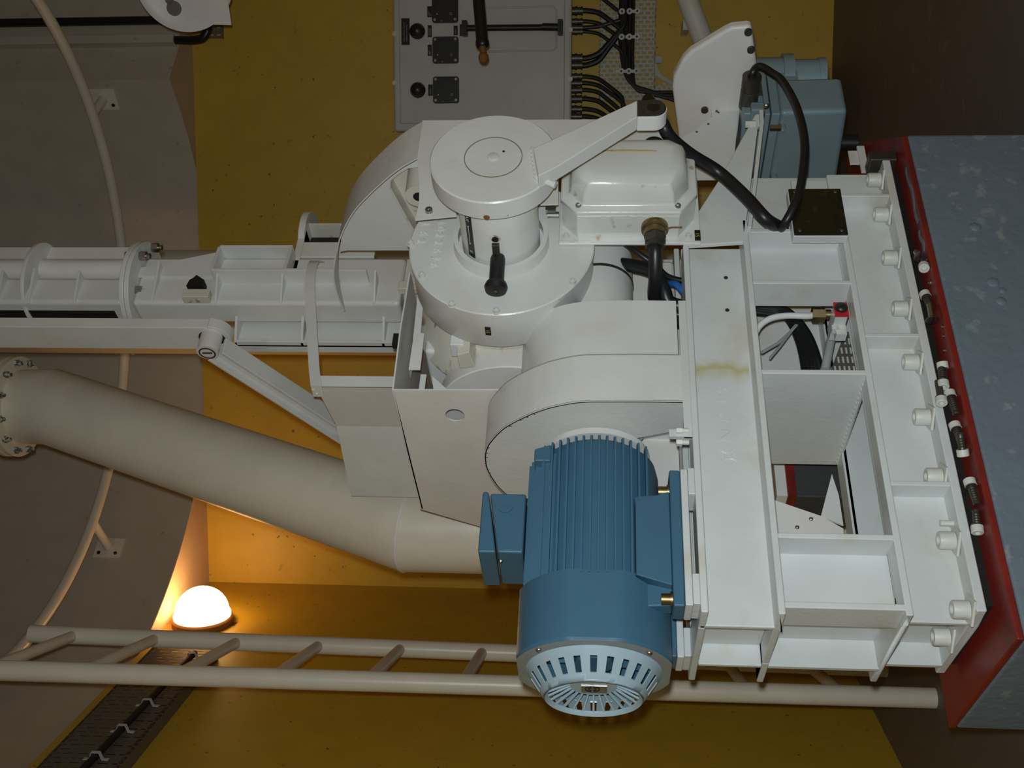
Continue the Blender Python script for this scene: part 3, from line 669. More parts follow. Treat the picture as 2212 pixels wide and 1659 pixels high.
cable('blue_hose', [(1.50, 1.70, -.13), (1.475, 1.672, -.15), (1.45, 1.672, -.168), (1.43, 1.68, -.2), (1.425, 1.685, -.27)], .007, 'short piece of blue hose behind the black cables', 'hose', 'bluehose')
# ================================================================ hood over the drive at the right
hd = thing('drive_hood', 'white rounded sheet metal hood with dark bolt heads next to the grey actuator', 'hood', (2.08, 1.64, -.38))
def hx(x, y, X=2.062): q = at(x, y, 'x', X); return (q.y, q.z)
H = [hx(x, y) for x, y in ((1476, 128), (1492, 112), (1568, 66), (1582, 60), (1624, 56), (1641, 180), (1634, 214), (1580, 330), (1476, 330), (1466, 300), (1452, 190), (1455, 165))]
b = MB(); b.prism(H, 'x', 2.062, 2.09); b.build('shell', 'warmwhite', hd, bevel=.009)
for (x, y) in ((1616, 68), (1622, 106), (1522, 236)):
    q = at(x, y, 'x', 2.062); b = MB(); b.cyl((2.063, q.y, q.z), (2.056, q.y, q.z), .0085, seg=16); b.build('hood_bolt', 'darksteel', hd)
P = [at(x, y, 'y', 1.72) for x, y in ((1598, 208), (1575, 222), (1500, 284), (1484, 290), (1472, 300), (1466, 310), (1503, 387), (1582, 386))]
b = MB(); b.prism([(p.x, p.z) for p in P], 'y', 1.720, 1.724); b.build('side_sheet', 'white', hd)
for (x, y) in ((1552, 243), (1530, 268), (1505, 285), (1548, 240)):
    p = at(x, y, 'y', 1.72); b = MB(); b.cyl((p.x, 1.7205, p.z), (p.x, 1.7195, p.z), .003, seg=12); b.build('rivet_hole', 'darksteel', hd)
b = MB(); b.box(1.94, 2.062, 1.724, 1.78, -.300, -.255); b.build('hood_stay', 'white', hd)
# ================================================================ actuator
ac = thing('actuator', 'grey blue boxy electric actuator with a looped black cable at the end of the frame', 'actuator', (2.06, 1.78, -.57))
b = MB(); b.prism([(1.676, -.402), (1.673, -.553), (1.898, -.566), (1.900, -.402)], 'x', 2.0, 2.12); b.build('housing', 'actu', ac, bevel=.012)
b = MB(); b.prism([(1.668, -.381), (1.668, -.402), (1.905, -.402), (1.918, -.381)], 'x', 1.985, 2.135); b.build('housing_flange', 'actu', ac, bevel=.004)
b = MB(); b.prism([(1.667, -.366), (1.667, -.3785), (1.918, -.3785), (1.918, -.366)], 'x', 1.983, 2.137); b.build('cover_flange', 'actu', ac, bevel=.003)
b = MB(); b.prism([(1.675, -.318), (1.672, -.368), (1.86, -.368), (1.86, -.322)], 'x', 1.995, 2.058); b.prism([(1.66, -.335), (1.66, -.366), (1.70, -.366), (1.70, -.335)], 'x', 1.99, 2.02); b.build('cover', 'actu', ac, bevel=.005)
for (x, y) in ((1690, 278), (1672, 385)):
    p = at(x, y, 'x', 1.99); b = MB(); b.cyl((2.005, p.y, p.z), (1.985, p.y, p.z), .0085, seg=16); b.ball((1.985, p.y, p.z), .0045, 10, 0, pi / 2, (-1, 0, 0)); b.build('flange_lug', 'actu', ac)
for (x, y) in ((1675, 275), (1650, 408)):
    p = at(x, y, 'x', 1.985); b = MB(); b.cyl((1.984, p.y, p.z + .012), (1.984, p.y, p.z - .012), .0085, seg=6); b.build('flange_bolt', 'brass', ac)
p = at(1655, 228, 'x', 1.99); b = MB(); b.ball((1.988, p.y, p.z), .008, 12, 0, pi / 2, (-1, 0, 0), .7); b.build('cover_screw', 'steel', ac)
b = MB(); b.lathe((2.20, 1.74, -.31), (0, 0, -1), [(0, .05), (.12, .05), (.12, .058), (.145, .058), (.145, .045), (.205, .045), (.205, .048), (.222, .048), (.222, 0)], 40); b.box(2.11, 2.19, 1.70, 1.80, -.46, -.37); b.build('motor', 'actu', ac)
f0 = V((2.036, 1.668, at(1619, 203, 'x', 2.036).z)); f1 = at(1622, 168, 'y', 1.605); dv = (f1 - f0).normalized()
b = MB(); b.lathe(f0 + V((0, .02, 0)), V((0, -1, 0)), [(0, .021), (.045, .021), (.047, .018), (.055, .018), (.056, .021), (.085, .0215), (.085, .014)], 28); b.build('conduit_plug', 'darksteel', ac)
g = f0 + V((0, -.058, 0))
b = MB(); b.ball(g + V((0, -.01, .0)), .010, 12); b.tube([g + V((0, .01, 0)), g + V((0, -.016, 0)), g + V((.012, -.024, -.015)), at(1668, 158, 'y', 1.585), at(1692, 178, 'y', 1.57), at(1722, 235, 'y', 1.55), at(1738, 310, 'y', 1.54), at(1730, 400, 'y', 1.55), at(1712, 452, 'y', 1.560), at(1690, 490, 'y', 1.59), at(1680, 497, 'y', 1.65)], .0088, 14, 8); b.build('cable', 'black', ac)
b = MB(); b.cyl((2.07, 1.83, PZ + .0005), (2.07, 1.83, -.565), .02, seg=20); b.build('post', 'black', ac)
cable('crank_cable', [at(1400, 215, 'y', 1.47), at(1428, 262, 'y', 1.45), at(1449, 298, 'y', 1.475), at(1493, 335, 'y', 1.52), at(1552, 372, 'y', 1.56), at(1610, 425, 'y', 1.568), at(1655, 474, 'y', 1.575), at(1690, 497, 'y', 1.63), (1.60, 1.672, -.36), (1.585, 1.72, -.42), (1.58, 1.75, -.60)], .0135, 'thick black cable running from behind the crank arm down over the bracket')
cable('hose_loop', [at(1390, 330, 'y', 1.485), at(1402, 308, 'y', 1.478), at(1420, 306, 'y', 1.475), at(1436, 322, 'y', 1.485), at(1444, 345, 'y', 1.492)], .009, 'small black hose loop between crank arm and switch box', 'hose')
# ================================================================ belt guards beside the motor
bg = thing('belt_guard', 'white stepped belt guard with rounded corner between motor and gearbox', 'guard', (1.25, 1.78, -.155))
XA, XM, XB = 1.135, 1.242, 1.370
def yz(X, pts): return [(q.y, q.z) for q in [at(x, y, 'x', X) for x, y in pts]]
oa = yz(XA, ((1477, 868), (1400, 867), (1320, 867), (1254, 868), (1200, 877), (1165, 887), (1135, 899), (1088, 924), (1059, 953), (1049, 970), (1046, 986), (1047, 1000), (1051, 1015), (1064, 1038), (1080, 1058), (1110, 1083)))
def shell(name, pts, x0, x1, th=.0035):
    R = []; P = [V((0, y, z)) for y, z in pts]
    for i, p in enumerate(P):
        t = (P[min(i + 1, len(P) - 1)] - P[max(i - 1, 0)]).normalized(); n = V((0, -t.z, t.y)) * th
        R.append([V((x0, p.y, p.z)), V((x1, p.y, p.z)), V((x1, p.y, p.z)) - n, V((x0, p.y, p.z)) - n])
    b = MB(); b.rings(R); return b.build(name, 'white', bg)
pathA = [(p.y, p.z) for p in smooth_path([V((0, *p)) for p in oa], 4)]
shell('motor_side_cover', pathA, XA, XM)
cut = yz(XA, ((1150, 1075), (1200, 1012), (1238, 978), (1300, 962), (1476, 928)))
b = MB(); b.prism(pathA + cut, 'x', XA, XA + .004); b.build('end_face', 'white', bg, bevel=.0012)
M['chip'] = mat('bare_chip', (.05, .045, .04), .6)
b = MB()
for k in range(34):
    j = random.randrange(18, 52); y, z = pathA[min(j, len(pathA) - 1)]
    if random.random() < .35: continue
    s = random.uniform(.0008, .0024); b.ball((XA - .0002, y + random.uniform(-.002, .004) + .003, z - random.uniform(.0, .006)), s, 6, 0, pi / 2, (-1, 0, 0), .2)
b.build('paint_chips', 'chip', bg, kind='stuff')
ob_ = yz(XB, ((1460, 650), (1380, 649), (1300, 650), (1250, 653), (1210, 661), (1180, 674), (1155, 694), (1138, 720), (1130, 745), (1130, 775), (1138, 800), (1155, 830)))
pathB = [(p.y, p.z) for p in smooth_path([V((0, *p)) for p in ob_], 4)]
shell('gearbox_side_cover', pathB, XM, XB)
b = MB(); cy = sum(p[0] for p in pathA) / len(pathA)
b.prism(pathA + [(1.99, .02), (1.99, -.15), (1.605, -.15)], 'x', XM - .003, XM); b.build('middle_sheet', 'white', bg)
b = MB(); b.box(1.06, 1.075, 1.598, 1.606, -.160, -.120); b.box(1.06, 1.37, 1.599, 1.603, -.160, -.146); b.build('foot_strip', 'frame', bg)
for (x, y) in ((1468, 930), (1468, 955)):
    p = at(x, y, 'y', 1.596); b = MB(); b.cyl((p.x, p.y, p.z + .006), (p.x, p.y, p.z - .004), .007, seg=6); b.cyl((p.x, p.y, p.z - .004), (p.x, p.y, p.z - .016), .005, seg=12); b.build('foot_bolt', 'boltw', bg)
b = MB(); b.cyl((XA + .004, MY, MZ), (XB - .01, MY, MZ), .05, seg=32); b.ring((XA + .03, MY, MZ), (1, 0, 0), .095, .05, .05); b.build('pulley', 'cowl', bg)
# ================================================================ open sheet metal box left of the gearbox
bx = thing('sheet_cover', 'large white sheet metal cover with a round hole, above the motor', 'cover', (1.40, 1.95, .10))
XP = 1.25
PA = yz(XP, ((850, 843), (1000, 843), (1118, 843), (1118, 1162), (1045, 1140), (908, 1100)))
hc = at(983, 897, 'x', XP); hole = [(hc.y + .0215 * cos(2 * pi * k / 28), hc.z + .0195 * sin(2 * pi * k / 28)) for k in range(28)]
b = MB(); bm = b.bm
o_ = [bm.verts.new((XP, *p)) for p in PA]; i_ = [bm.verts.new((XP, *p)) for p in hole]
ed = [bm.edges.new((o_[k], o_[(k + 1) % len(o_)])) for k in range(len(o_))] + [bm.edges.new((i_[k], i_[(k + 1) % 28])) for k in range(28)]
bmesh.ops.triangle_fill(bm, edges=ed, use_beauty=True)
bad = [f for f in bm.faces if in_poly((f.calc_center_median().y, f.calc_center_median().z), hole)]
if bad: bmesh.ops.delete(bm, geom=bad, context='FACES')
r = bmesh.ops.extrude_face_region(bm, geom=bm.faces[:]); bmesh.ops.translate(bm, verts=[g for g in r['geom'] if isinstance(g, bmesh.types.BMVert)], vec=(.003, 0, 0))
b.build('side_panel', 'warmwhite', bx)
zl = at(850, 843, 'x', XP).z; l0 = at(850, 843, 'z', zl); l1 = at(866, 713, 'z', zl)
b = MB(); b.prism([(l0.x, l0.y), (l1.x, l1.y), (1.56, 1.73), (1.56, 2.20), (l0.x, 2.20)], 'z', zl, zl + .003); b.build('top_panel', 'white', bx)
b = MB(); P = [at(x, y, 'y', 1.745) for x, y in ((902, 643), (914, 668), (909, 721), (917, 722), (908, 800), (883, 800), (892, 740))]
b.prism([(p.x, p.z) for p in P], 'y', 1.742, 1.745)
b.prism([(P[5].x, P[5].z), (P[6].x, P[6].z), (P[0].x, P[0].z)], 'y', 1.745, 1.775); b.build('stay_plate', 'white', bx)
b = MB(); p0, p1 = at(912, 800, 'y', 1.80), at(908, 842, 'y', 1.80)
b.box(1.255, 1.34, 1.80, 1.803, p0.z - .010, p0.z + .002); b.prism([(1.28, .335), (1.33, .345), (1.28, .295)], 'y', 1.79, 1.793); b.build('inner_rib', 'white', bx)
# wheel rim behind the panel
q = [at(x, y, 'x', 1.32) for x, y in ((960, 843), (1000, 812), (1060, 797), (1113, 793))]
import itertools
def circ3(p, q_, r_):
    ax, ay, bx_, by, cx_, cy_ = p.y, p.z, q_.y, q_.z, r_.y, r_.z; d_ = 2 * (ax * (by - cy_) + bx_ * (cy_ - ay) + cx_ * (ay - by))
    ux = ((ax * ax + ay * ay) * (by - cy_) + (bx_ * bx_ + by * by) * (cy_ - ay) + (cx_ * cx_ + cy_ * cy_) * (ay - by)) / d_
    uy = ((ax * ax + ay * ay) * (cx_ - bx_) + (bx_ * bx_ + by * by) * (ax - cx_) + (cx_ * cx_ + cy_ * cy_) * (bx_ - ax)) / d_
    return ux, uy, math.hypot(ax - ux, ay - uy)
uy_, uz_, ur_ = circ3(q[0], q[1], q[3])
b = MB(); b.lathe((1.32, uy_, uz_), (1, 0, 0), [(0, 0), (0, ur_ - .002), (.002, ur_), (.035, ur_), (.035, 0)], 64); b.build('wheel', 'warmwhite', bx)
b = MB(); p = at(855, 735, 'y', 1.79); b.box(p.x - .015, p.x + .015, 1.785, 1.80, p.z - .006, p.z + .006); b.build('latch', 'dark', bx)
# ================================================================ second folded sheet and the strap that holds it
s2 = thing('folded_sheet', 'white folded sheet metal shield hung on a flat strap from the mast', 'shield', (1.45, 2.08, .30))
XQ = 1.42
e = [at(684, 835, 'x', XQ), at(688, 850, 'x', XQ)]; t1 = at(727, 920, 'x', 1.435); t2 = at(762, 1050, 'x', XQ)
zb = .4095
b = MB(); b.hexa([(XQ, e[0].y, e[0].z), (XQ + .028, e[0].y - .003, e[0].z), (XQ + .028, e[0].y - .003, zb), (XQ, e[0].y, zb)], [(XQ, e[0].y + .002, e[0].z), (XQ + .028, e[0].y - .001, e[0].z), (XQ + .028, e[0].y - .001, zb), (XQ, e[0].y + .002, zb)]); b.build('edge_fold', 'white', s2)
b = MB(); b.hexa([(XQ, e[0].y, e[0].z), (XQ, e[1].y, e[1].z - .002), (1.435, t1.y, t1.z), (1.435, t1.y, zb), (XQ, e[0].y, zb)], [(p[0] + .002, p[1], p[2]) for p in [(XQ, e[0].y, e[0].z), (XQ, e[1].y, e[1].z - .002), (1.435, t1.y, t1.z), (1.435, t1.y, zb), (XQ, e[0].y, zb)]]); b.build('upper_panel', 'warmwhite', s2)
b = MB(); b.hexa([(1.435, t1.y, t1.z), (XQ - .03, t2.y, t2.z), (XQ - .03, t2.y, zb), (1.435, t1.y, zb)], [(1.437, t1.y, t1.z), (XQ - .028, t2.y, t2.z), (XQ - .028, t2.y, zb), (1.437, t1.y, zb)]); b.build('lower_panel', 'white', s2)
S = [at(690, 566, 'y', 2.0), at(680, 564, 'y', 1.975), at(675, 572, 'y', 1.962), at(669, 602, 'y', 1.955), at(670, 640, 'y', 1.955), at(674, 720, 'y', 1.955), at(679, 800, 'y', 1.955), at(683, 833, 'x', XQ - .003), at(689, 856, 'x', XQ - .003)]
zz = [.738, .738, .738, .737, .733, .726, .718, .71, .700]
b = MB(); b.strip(S, (0, 0, .0125), .003); b.build('strap', 'white', s2)
for (x, y) in ((676, 842), (684, 851)):
    p = at(x, y, 'x', XQ - .005); b = MB(); b.ball(p, .0042, 10, 0, pi / 2, (-1, 0, 0), .7); b.build('strap_rivet', 'boltw', s2)
# ================================================================ mast column
YA_ = 2.02; K = YA_ / 1.8
ms = thing('mast', 'white ribbed steel mast column rising behind the gearbox through the ceiling shaft', 'mast', (1.77, 2.06, ZF))
def zx(x): return at(x, 600, 'y', YA_).z
X1_, YB_, X2_, YC_, X3_, YN_, X4_, YN4_ = 1.718, 2.10, 1.660, 2.142, 1.787, 1.972, 1.873, 2.000
ZD = zx(290)
b = MB(); b.box(X1_, X4_, YA_, YB_, zx(872), ZD - .012); b.build('lower_column', 'white', ms, bevel=.012)
b = MB(); b.box(X1_ + .05, X4_, YA_ + .01, YB_, ZF, zx(872)); b.build('foot_column', 'white', ms)
b = MB(); b.box(X1_, X4_ - .07, YA_, YB_ + .035, ZD + .012, ZT); b.build('upper_column', 'white', ms, bevel=.012)
b = MB(); b.box(X1_ - .001, X1_ + .002, at(200, 671, 'x', X1_).y, at(200, 694, 'x', X1_).y, at(252, 680, 'x', X1_).z, 2.4); b.build('slot', 'dark', ms, label='long dark slot in the upper column', bevel=.001)
b = MB(); b.cyl((1.852, YA_ + .03, ZD + .02), (1.852, YA_ + .03, ZT), .03, seg=24); b.build('side_tube', 'warmwhite', ms)
b = MB(); b.box(1.885, 1.925, YA_ + .02, YA_ + .03, ZD + .02, ZT); b.build('side_plate', 'warmwhite', ms)
def halfdisc(z, cx, cy, r, th, name):
    b = MB(); pts = [(cx + r * cos(a), cy + r * .9 * sin(a)) for a in [2 * pi * k / 48 for k in range(48)]]
    b.prism(pts, 'z', z - th / 2, z + th / 2); return b.build(name, 'white', ms, bevel=.002)
halfdisc(ZD + .0065, 1.815, 2.075, .125, .012, 'flange'); halfdisc(ZD - .0065, 1.815, 2.075, .125, .012, 'flange')
halfdisc(zx(68), 1.825, 2.075, .115, .010, 'stiffener_disc')
fb = None
for (x, y) in ((336, 535), (310, 553), (302, 628)):
    c = at(x, y, 'z', ZD - .022)
    b = MB(); b.cyl((c.x, c.y, ZD - .013), (c.x, c.y, ZD - .030), .0125, seg=6); b.cyl((c.x, c.y, ZD - .030), (c.x, c.y, ZD - .040), .007, seg=12)
    b.cyl((c.x, c.y, ZD - .014), (c.x, c.y, ZD + .014), .007, seg=12); b.cyl((c.x, c.y, ZD + .013), (c.x, c.y, ZD + .024), .0125, seg=6); b.build('flange_bolt', 'steel', ms)
# ribs and plates on the front face
def hrib(x, ya, yb, dep, th=.006, m='white'):
    """triangular rib standing on the front face, between picture rows ya and yb at picture column x"""
    p, q = at(x, ya, 'y', YA_), at(x, yb, 'y', YA_); z = (p.z + q.z) / 2
    b = MB(); b.prism([(p.x, YA_ + .002), (p.x, YA_ - dep), (q.x + .004, YA_ - .004), (q.x, YA_ + .002)], 'z', z - th / 2, z + th / 2); b.build('rib', m, ms, bevel=.001)
hrib(340, 580, 652, .030); hrib(472, 606, 655, .040); hrib(612, 606, 655, .040); hrib(812, 606, 655, .040); hrib(170, 600, 655, .03); hrib(72, 596, 655, .03); hrib(5, 600, 655, .03)
za, zb_ = zx(470), zx(735)
b = MB(); b.box(X3_ - .004, X3_ + .004, YN_, YA_ + .002, zx(800), za); b.build('middle_plate', 'white', ms, bevel=.0015)
b = MB(); b.box(X4_ - .002, X4_ + .006, YN4_ - .018, YA_ + .06, zx(628), za); b.build('rear_plate', 'white', ms, bevel=.0015)
p = [at(x, y, 'y', YA_) for x, y in ((300, 582), (470, 548), (470, 600), (300, 600))]
b = MB(); b.prism([(q.x, q.z) for q in p], 'y', YA_ - .006, YA_ + .001); b.build('slanted_gusset', 'white', ms, bevel=.001)
b = MB(); b.prism([(X3_, YN_), (X4_, YN4_ - .018), (X4_, YA_), (X3_, YA_)], 'z', za - .004, za + .004); b.build('end_rib', 'white', ms, bevel=.001); b = MB(); b.prism([(X3_, YN_), (X4_, YN4_ - .018), (X4_, YA_), (X3_, YA_)], 'z', zx(626) - .004, zx(626) + .004); b.build('end_rib', 'white', ms, bevel=.001)
# worn pocket on the front face
p = at(430, 640, 'y', YA_); 
b = MB(); b.box(p.x - .022, p.x + .004, YA_ - .024, YA_ + .002, p.z - .034, p.z + .034); b.build('pocket_frame', 'rusty', ms, bevel=.002)
p2 = at(428, 622, 'y', YA_ - .002); b = MB(); b.prism([(p2.x - .014, p2.z - .022), (p2.x + .006, p2.z - .021), (p2.x + .012, p2.z - .012), (p2.x + .022, p2.z + .002), (p2.x + .012, p2.z + .008), (p2.x + .006, p2.z + .016), (p2.x - .014, p2.z + .02)], 'y', YA_ - .0265, YA_ + .001); b.build('pocket_opening', 'dark', ms, label='dark worn opening')
p = at(890, 622, 'y', YA_); b = MB(); b.box(p.x - .02, p.x + .006, YA_ - .02, YA_ + .002, p.z - .03, p.z + .03); b.build('pocket_frame', 'rusty', ms, bevel=.002)
# lower extension on the left face
b = MB(); b.box(X2_, X2_ + .008, YB_, YC_, zx(878), zx(512)); b.box(X2_, X4_ - .03, YB_ + .012, YB_ + .020, zx(878), zx(512)); b.build('rear_channel', 'white', ms, bevel=.0015)
for x in (512, 655, 830):
    z = at(x, 720, 'y', YB_).z; b = MB(); b.prism([(X1_, YB_ - .03), (X1_ + .01, YB_ + .015), (X2_, YB_ + .015), (X2_, YB_ + .004)], 'z', z - .003, z + .003); b.build('rib', 'white', ms)
# upper right bearing plate with the shaded hollow below it, put in as a black cylinder
zc_ = zx(628)
b = MB(); c0 = at(650, 515, 'y', YA_ + .03)
pts = [(1.985 + .085 * cos(a), YA_ + .07 + .085 * sin(a)) for a in [2 * pi * k / 40 for k in range(40)]]
b.prism(pts, 'z', zc_ - .012, zc_ + .006); b.box(X4_ - .05, 1.97, YA_ + .0, YA_ + .08, zc_ - .012, zc_ + .006); b.build('bearing_plate', 'white', ms, bevel=.002)
b = MB(); b.cyl((1.965, YA_ + .09, zc_ - .012), (1.965, YA_ + .09, zx(742)), .045, seg=32); b.build('roller_or_void', 'dark', ms)  # black cylinder stands in for the shade inside the hollow box
b = MB(); b.box(X4_, 1.925, YA_ - .0, YA_ + .008, zx(800), zc_ - .012); b.build('bearing_web', 'white', ms, bevel=.002)
b = MB(); b.box(1.995, 2.001, YA_ + .01, YA_ + .10, zx(800), zc_ - .012); b.build('bearing_cheek', 'rusty', ms)
# ================================================================ push rod and link
rd = thing('push_rod', 'long white flat push rod with a rounded eye beside the mast', 'rod', (1.61, 2.04, .93))
XR = 1.620
q = [at(500, 722, 'x', XR), at(450, 730, 'x', XR)]; yr0, yr1 = at(200, 707, 'x', XR).y, at(200, 753, 'x', XR).y; rc = (yr1 - yr0) / 2 + .004
zc = at(460, 735, 'x', XR).z; ym = (yr0 + yr1) / 2
pts = [(yr0, ZT), (yr0, zc)] + [(ym - rc * cos(a), zc - rc * sin(a)) for a in [pi * k / 20 for k in range(21)]] + [(yr1, zc), (yr1, ZT)]
b = MB(); b.prism(pts, 'x', XR, XR + .030); b.build('bar', 'white', rd, bevel=.004)
b = MB(); b.cyl((XR - .0008, ym, zc), (XR + .004, ym, zc), .033, seg=32); b.build('eye_bore', 'dark', rd)
lk = thing('link_arm', 'white channel shaped link slanting down from the eye of the push rod', 'link', (1.58, 2.2, .55))
pe = at(448, 762, 'x', XR - .052); 
b = MB(); b.cyl((XR - .052, pe.y, pe.z), (XR + .01, pe.y, pe.z), .0262, seg=32); b.build('boss', 'warmwhite', lk)
b = MB(); b.ring((XR - .0535, pe.y, pe.z), (-1, 0, 0), .0205, .017, .001); b.box(XR - .054, XR - .052, pe.y - .002, pe.y + .002, pe.z - .012, pe.z + .012); b.build('pin_circlip', 'darksteel', lk)
XL_ = XR - .050
le0 = at(745, 950, 'x', XL_); ld = (V((0, le0.y, le0.z)) - V((0, pe.y, pe.z))).normalized(); le = V((0, pe.y, pe.z)) + ld * ((V((0, le0.y, le0.z)) - V((0, pe.y, pe.z))).length + .15)
nrm_ = V((0, -ld.z, ld.y)); nrm_ = nrm_ if nrm_.y < 0 else -nrm_
def lbar(o0, o1, x0, x1):
    a_, b_ = V((0, pe.y, pe.z)) + ld * .022, le
    MBq.hexa([(x0, *(a_ + nrm_ * o0).yz), (x1, *(a_ + nrm_ * o0).yz), (x1, *(a_ + nrm_ * o1).yz), (x0, *(a_ + nrm_ * o1).yz)], [(x0, *(b_ + nrm_ * o0).yz), (x1, *(b_ + nrm_ * o0).yz), (x1, *(b_ + nrm_ * o1).yz), (x0, *(b_ + nrm_ * o1).yz)])
MBq = MB(); lbar(.0285, .020, XL_, XL_ + .046); lbar(-.020, -.0285, XL_, XL_ + .046); lbar(-.022, .022, XL_ + .02, XL_ + .034); MBq.build('channel', 'white', lk, bevel=.002)
# ================================================================ big duct
du = thing('duct', 'thick cream duct leaning from a bolted flange down to an elbow behind the motor', 'duct', (1.40, 2.50, ZF))
d0, d1 = 3.38, 2.90
T0 = atd(46, 878, d0); T1 = atd(118, 878, 3.33); B0 = atd(888, 1140, d1)
base = V((B0.x + .0, B0.y, ZF)); RD = .1165
top = V((T0.x, T0.y, ZT))
ts = V((T0.x, T0.y, T0.z - .10))
axis = (B0 - ts).normalized(); m1 = (V((0, 0, -1)) + axis).normalized(); m2 = (axis + V((0, 0, -1))).normalized()
def dring(p, nn, r, n=48):
    """section of the tube in the plane through p with normal nn, for a tube of radius r"""
    u = V((1, 0, 0)); out = []
    return [p + q for q in _sec(nn, r, n)]
def _sec(nn, r, n):
    nn = nn.normalized(); ax = V((0, 0, -1)); u = V((0, 1, 0)).cross(ax).normalized(); v_ = ax.cross(u)
    return [(u * cos(2 * pi * k / n) + v_ * sin(2 * pi * k / n)) * r + ax * (-( (u * cos(2 * pi * k / n) + v_ * sin(2 * pi * k / n)) * r).dot(nn) / ax.dot(nn)) for k in range(n)]
b = MB(); b.rings([dring(V((T0.x, T0.y, T0.z)), V((0, 0, -1)), RD * .97), dring(ts, m1, RD), dring(B0, m2, RD)]); b.build('leaning_tube', 'ivory', du, ang=50)
b = MB(); b.rings([dring(B0, m2, RD), dring(base, V((0, 0, -1)), RD)]); b.build('vertical_tube', 'ivory', du, ang=50)
b = MB(); b.rings([[p + (p - B0).normalized() * .0015 - m2 * .003 for p in dring(B0, m2, RD)], [p + (p - B0).normalized() * .0015 + m2 * .003 for p in dring(B0, m2, RD)]]); b.build('elbow_seam', 'warmwhite', du)
b = MB(); b.cyl(V((T0.x, T0.y, T0.z)), V((T0.x, T0.y, T0.z + .02)), RD + .038, seg=64); b.cyl(V((T0.x, T0.y, T0.z + .021)), V((T0.x, T0.y, T0.z + .041)), RD + .038, seg=64); b.build('flange', 'ivory', du, bevel=.002)
b = MB(); b.cyl(V((T0.x, T0.y, T0.z + .04)), V((T0.x, T0.y, ZT)), RD * .97, seg=48); b.build('riser_tube', 'ivory', du)
M['chipbolt'] = mat('chipped_bolt', (.10, .095, .085), .5, stain=(.5, .5, .46), stain_amt=.9, sscale=120, slo=.5, shi=.55)
fl0 = None
for k in range(12):
    a = 2 * pi * (k + .3) / 12; c = V((T0.x + (RD + .021) * cos(a), T0.y + (RD + .021) * sin(a), T0.z))
    if fl0 is None: b = MB(); b.cyl(c, c - V((0, 0, .012)), .0105, seg=6); b.cyl(c - V((0, 0, .012)), c - V((0, 0, .022)), .006, seg=10); fl0 = b.build('flange_bolt', 'chipbolt', du); c0_ = c
    else: inst(fl0, du, c - c0_)
# ================================================================ ladder
la = thing('ladder', 'cream tubular ladder standing along the left wall behind the motor', 'ladder', (1.15, 2.9, ZF))
DN, DF = 2.95, 3.45
def rail(pts, d):
    P = [atd(x, y, d) for x, y in pts]; return P
n0, n1 = atd(0, 1448, DN), atd(1950, 1506, DN); f0_, f1_ = atd(0, 1366, DF), atd(1950, 1445, DF)
def ext(a, b_, z): t = (z - a.z) / (b_.z - a.z); return a + (b_ - a) * t
for nm, a, b_, r in (('rail', n0, n1, .0275), ('rail', f0_, f1_, .0275)):
    b = MB(); b.cyl(ext(a, b_, 1.78), ext(a, b_, ZF), r, seg=24); b.build(nm, 'ivory', la)
rung0 = None
ys = [10, 168, 338, 507, 682, 862, 1042]
zl_ = [f0_.z + (f1_.z - f0_.z) * (x / 1950) for x in ys]
step = (zl_[2] - zl_[6]) / 4
zr = [zl_[6] + step * k for k in range(8)] + [zl_[6] - step * k for k in range(1, 6)]
for z in zr:
    if z < ZF + .1 or z > 1.75: continue
    p, q_ = ext(f0_, f1_, z), ext(n0, n1, z); b = MB(); b.cyl(p, q_, .017, seg=16); b.build('rung', 'ivory', la)
# ================================================================ column behind the mast, ring handrail in the shaft
co = atd(262, 652, 4.40); RC = .207
cl = thing('support_column', 'cream round column against the shaft wall behind the mast', 'column', (co.x, co.y, ZF))
b = MB(); b.cyl((co.x, co.y, ZF), (co.x, co.y, ZT), RC, seg=48); b.build('shaft_tube', 'warmwhite', cl)
hr = thing('ring_handrail', 'cream tubular ring handrail curving round the ceiling shaft on stand-off brackets', 'handrail', (SC.x, SC.y, 1.97))
RH, ZH = 1.215, 1.99
ac_ = atan2(co.y - SC.y, co.x - SC.x); gap = (RC + .0) / RH
pts = [(SC.x + RH * cos(ac_ + gap + (2 * pi - 2 * gap) * k / 120), SC.y + RH * sin(ac_ + gap + (2 * pi - 2 * gap) * k / 120), ZH) for k in range(121)]
b = MB(); b.tube(pts, .0205, 14); b.build('ring_tube', 'ivory', hr)
for s in (-1, 1):
    a = ac_ + s * (gap - .004); c = V((SC.x + RH * cos(a), SC.y + RH * sin(a), ZH)); t = V((-sin(a), cos(a), 0)); rr_ = V((cos(a), sin(a), 0))
    b = MB(mx=frame(c, rr_, (0, 0, 1))); b.box(-.045, .045, -.05, .05, -.012, .012); o_ = b.build('foot_plate', 'ivory', hr)
    for zz_ in (-.035, .035): b = MB(mx=frame(c, rr_, (0, 0, 1))); b.cyl((.0, zz_, -.025), (.0, zz_, .025), .009, seg=6); b.build('foot_screw', 'boltw', o_)
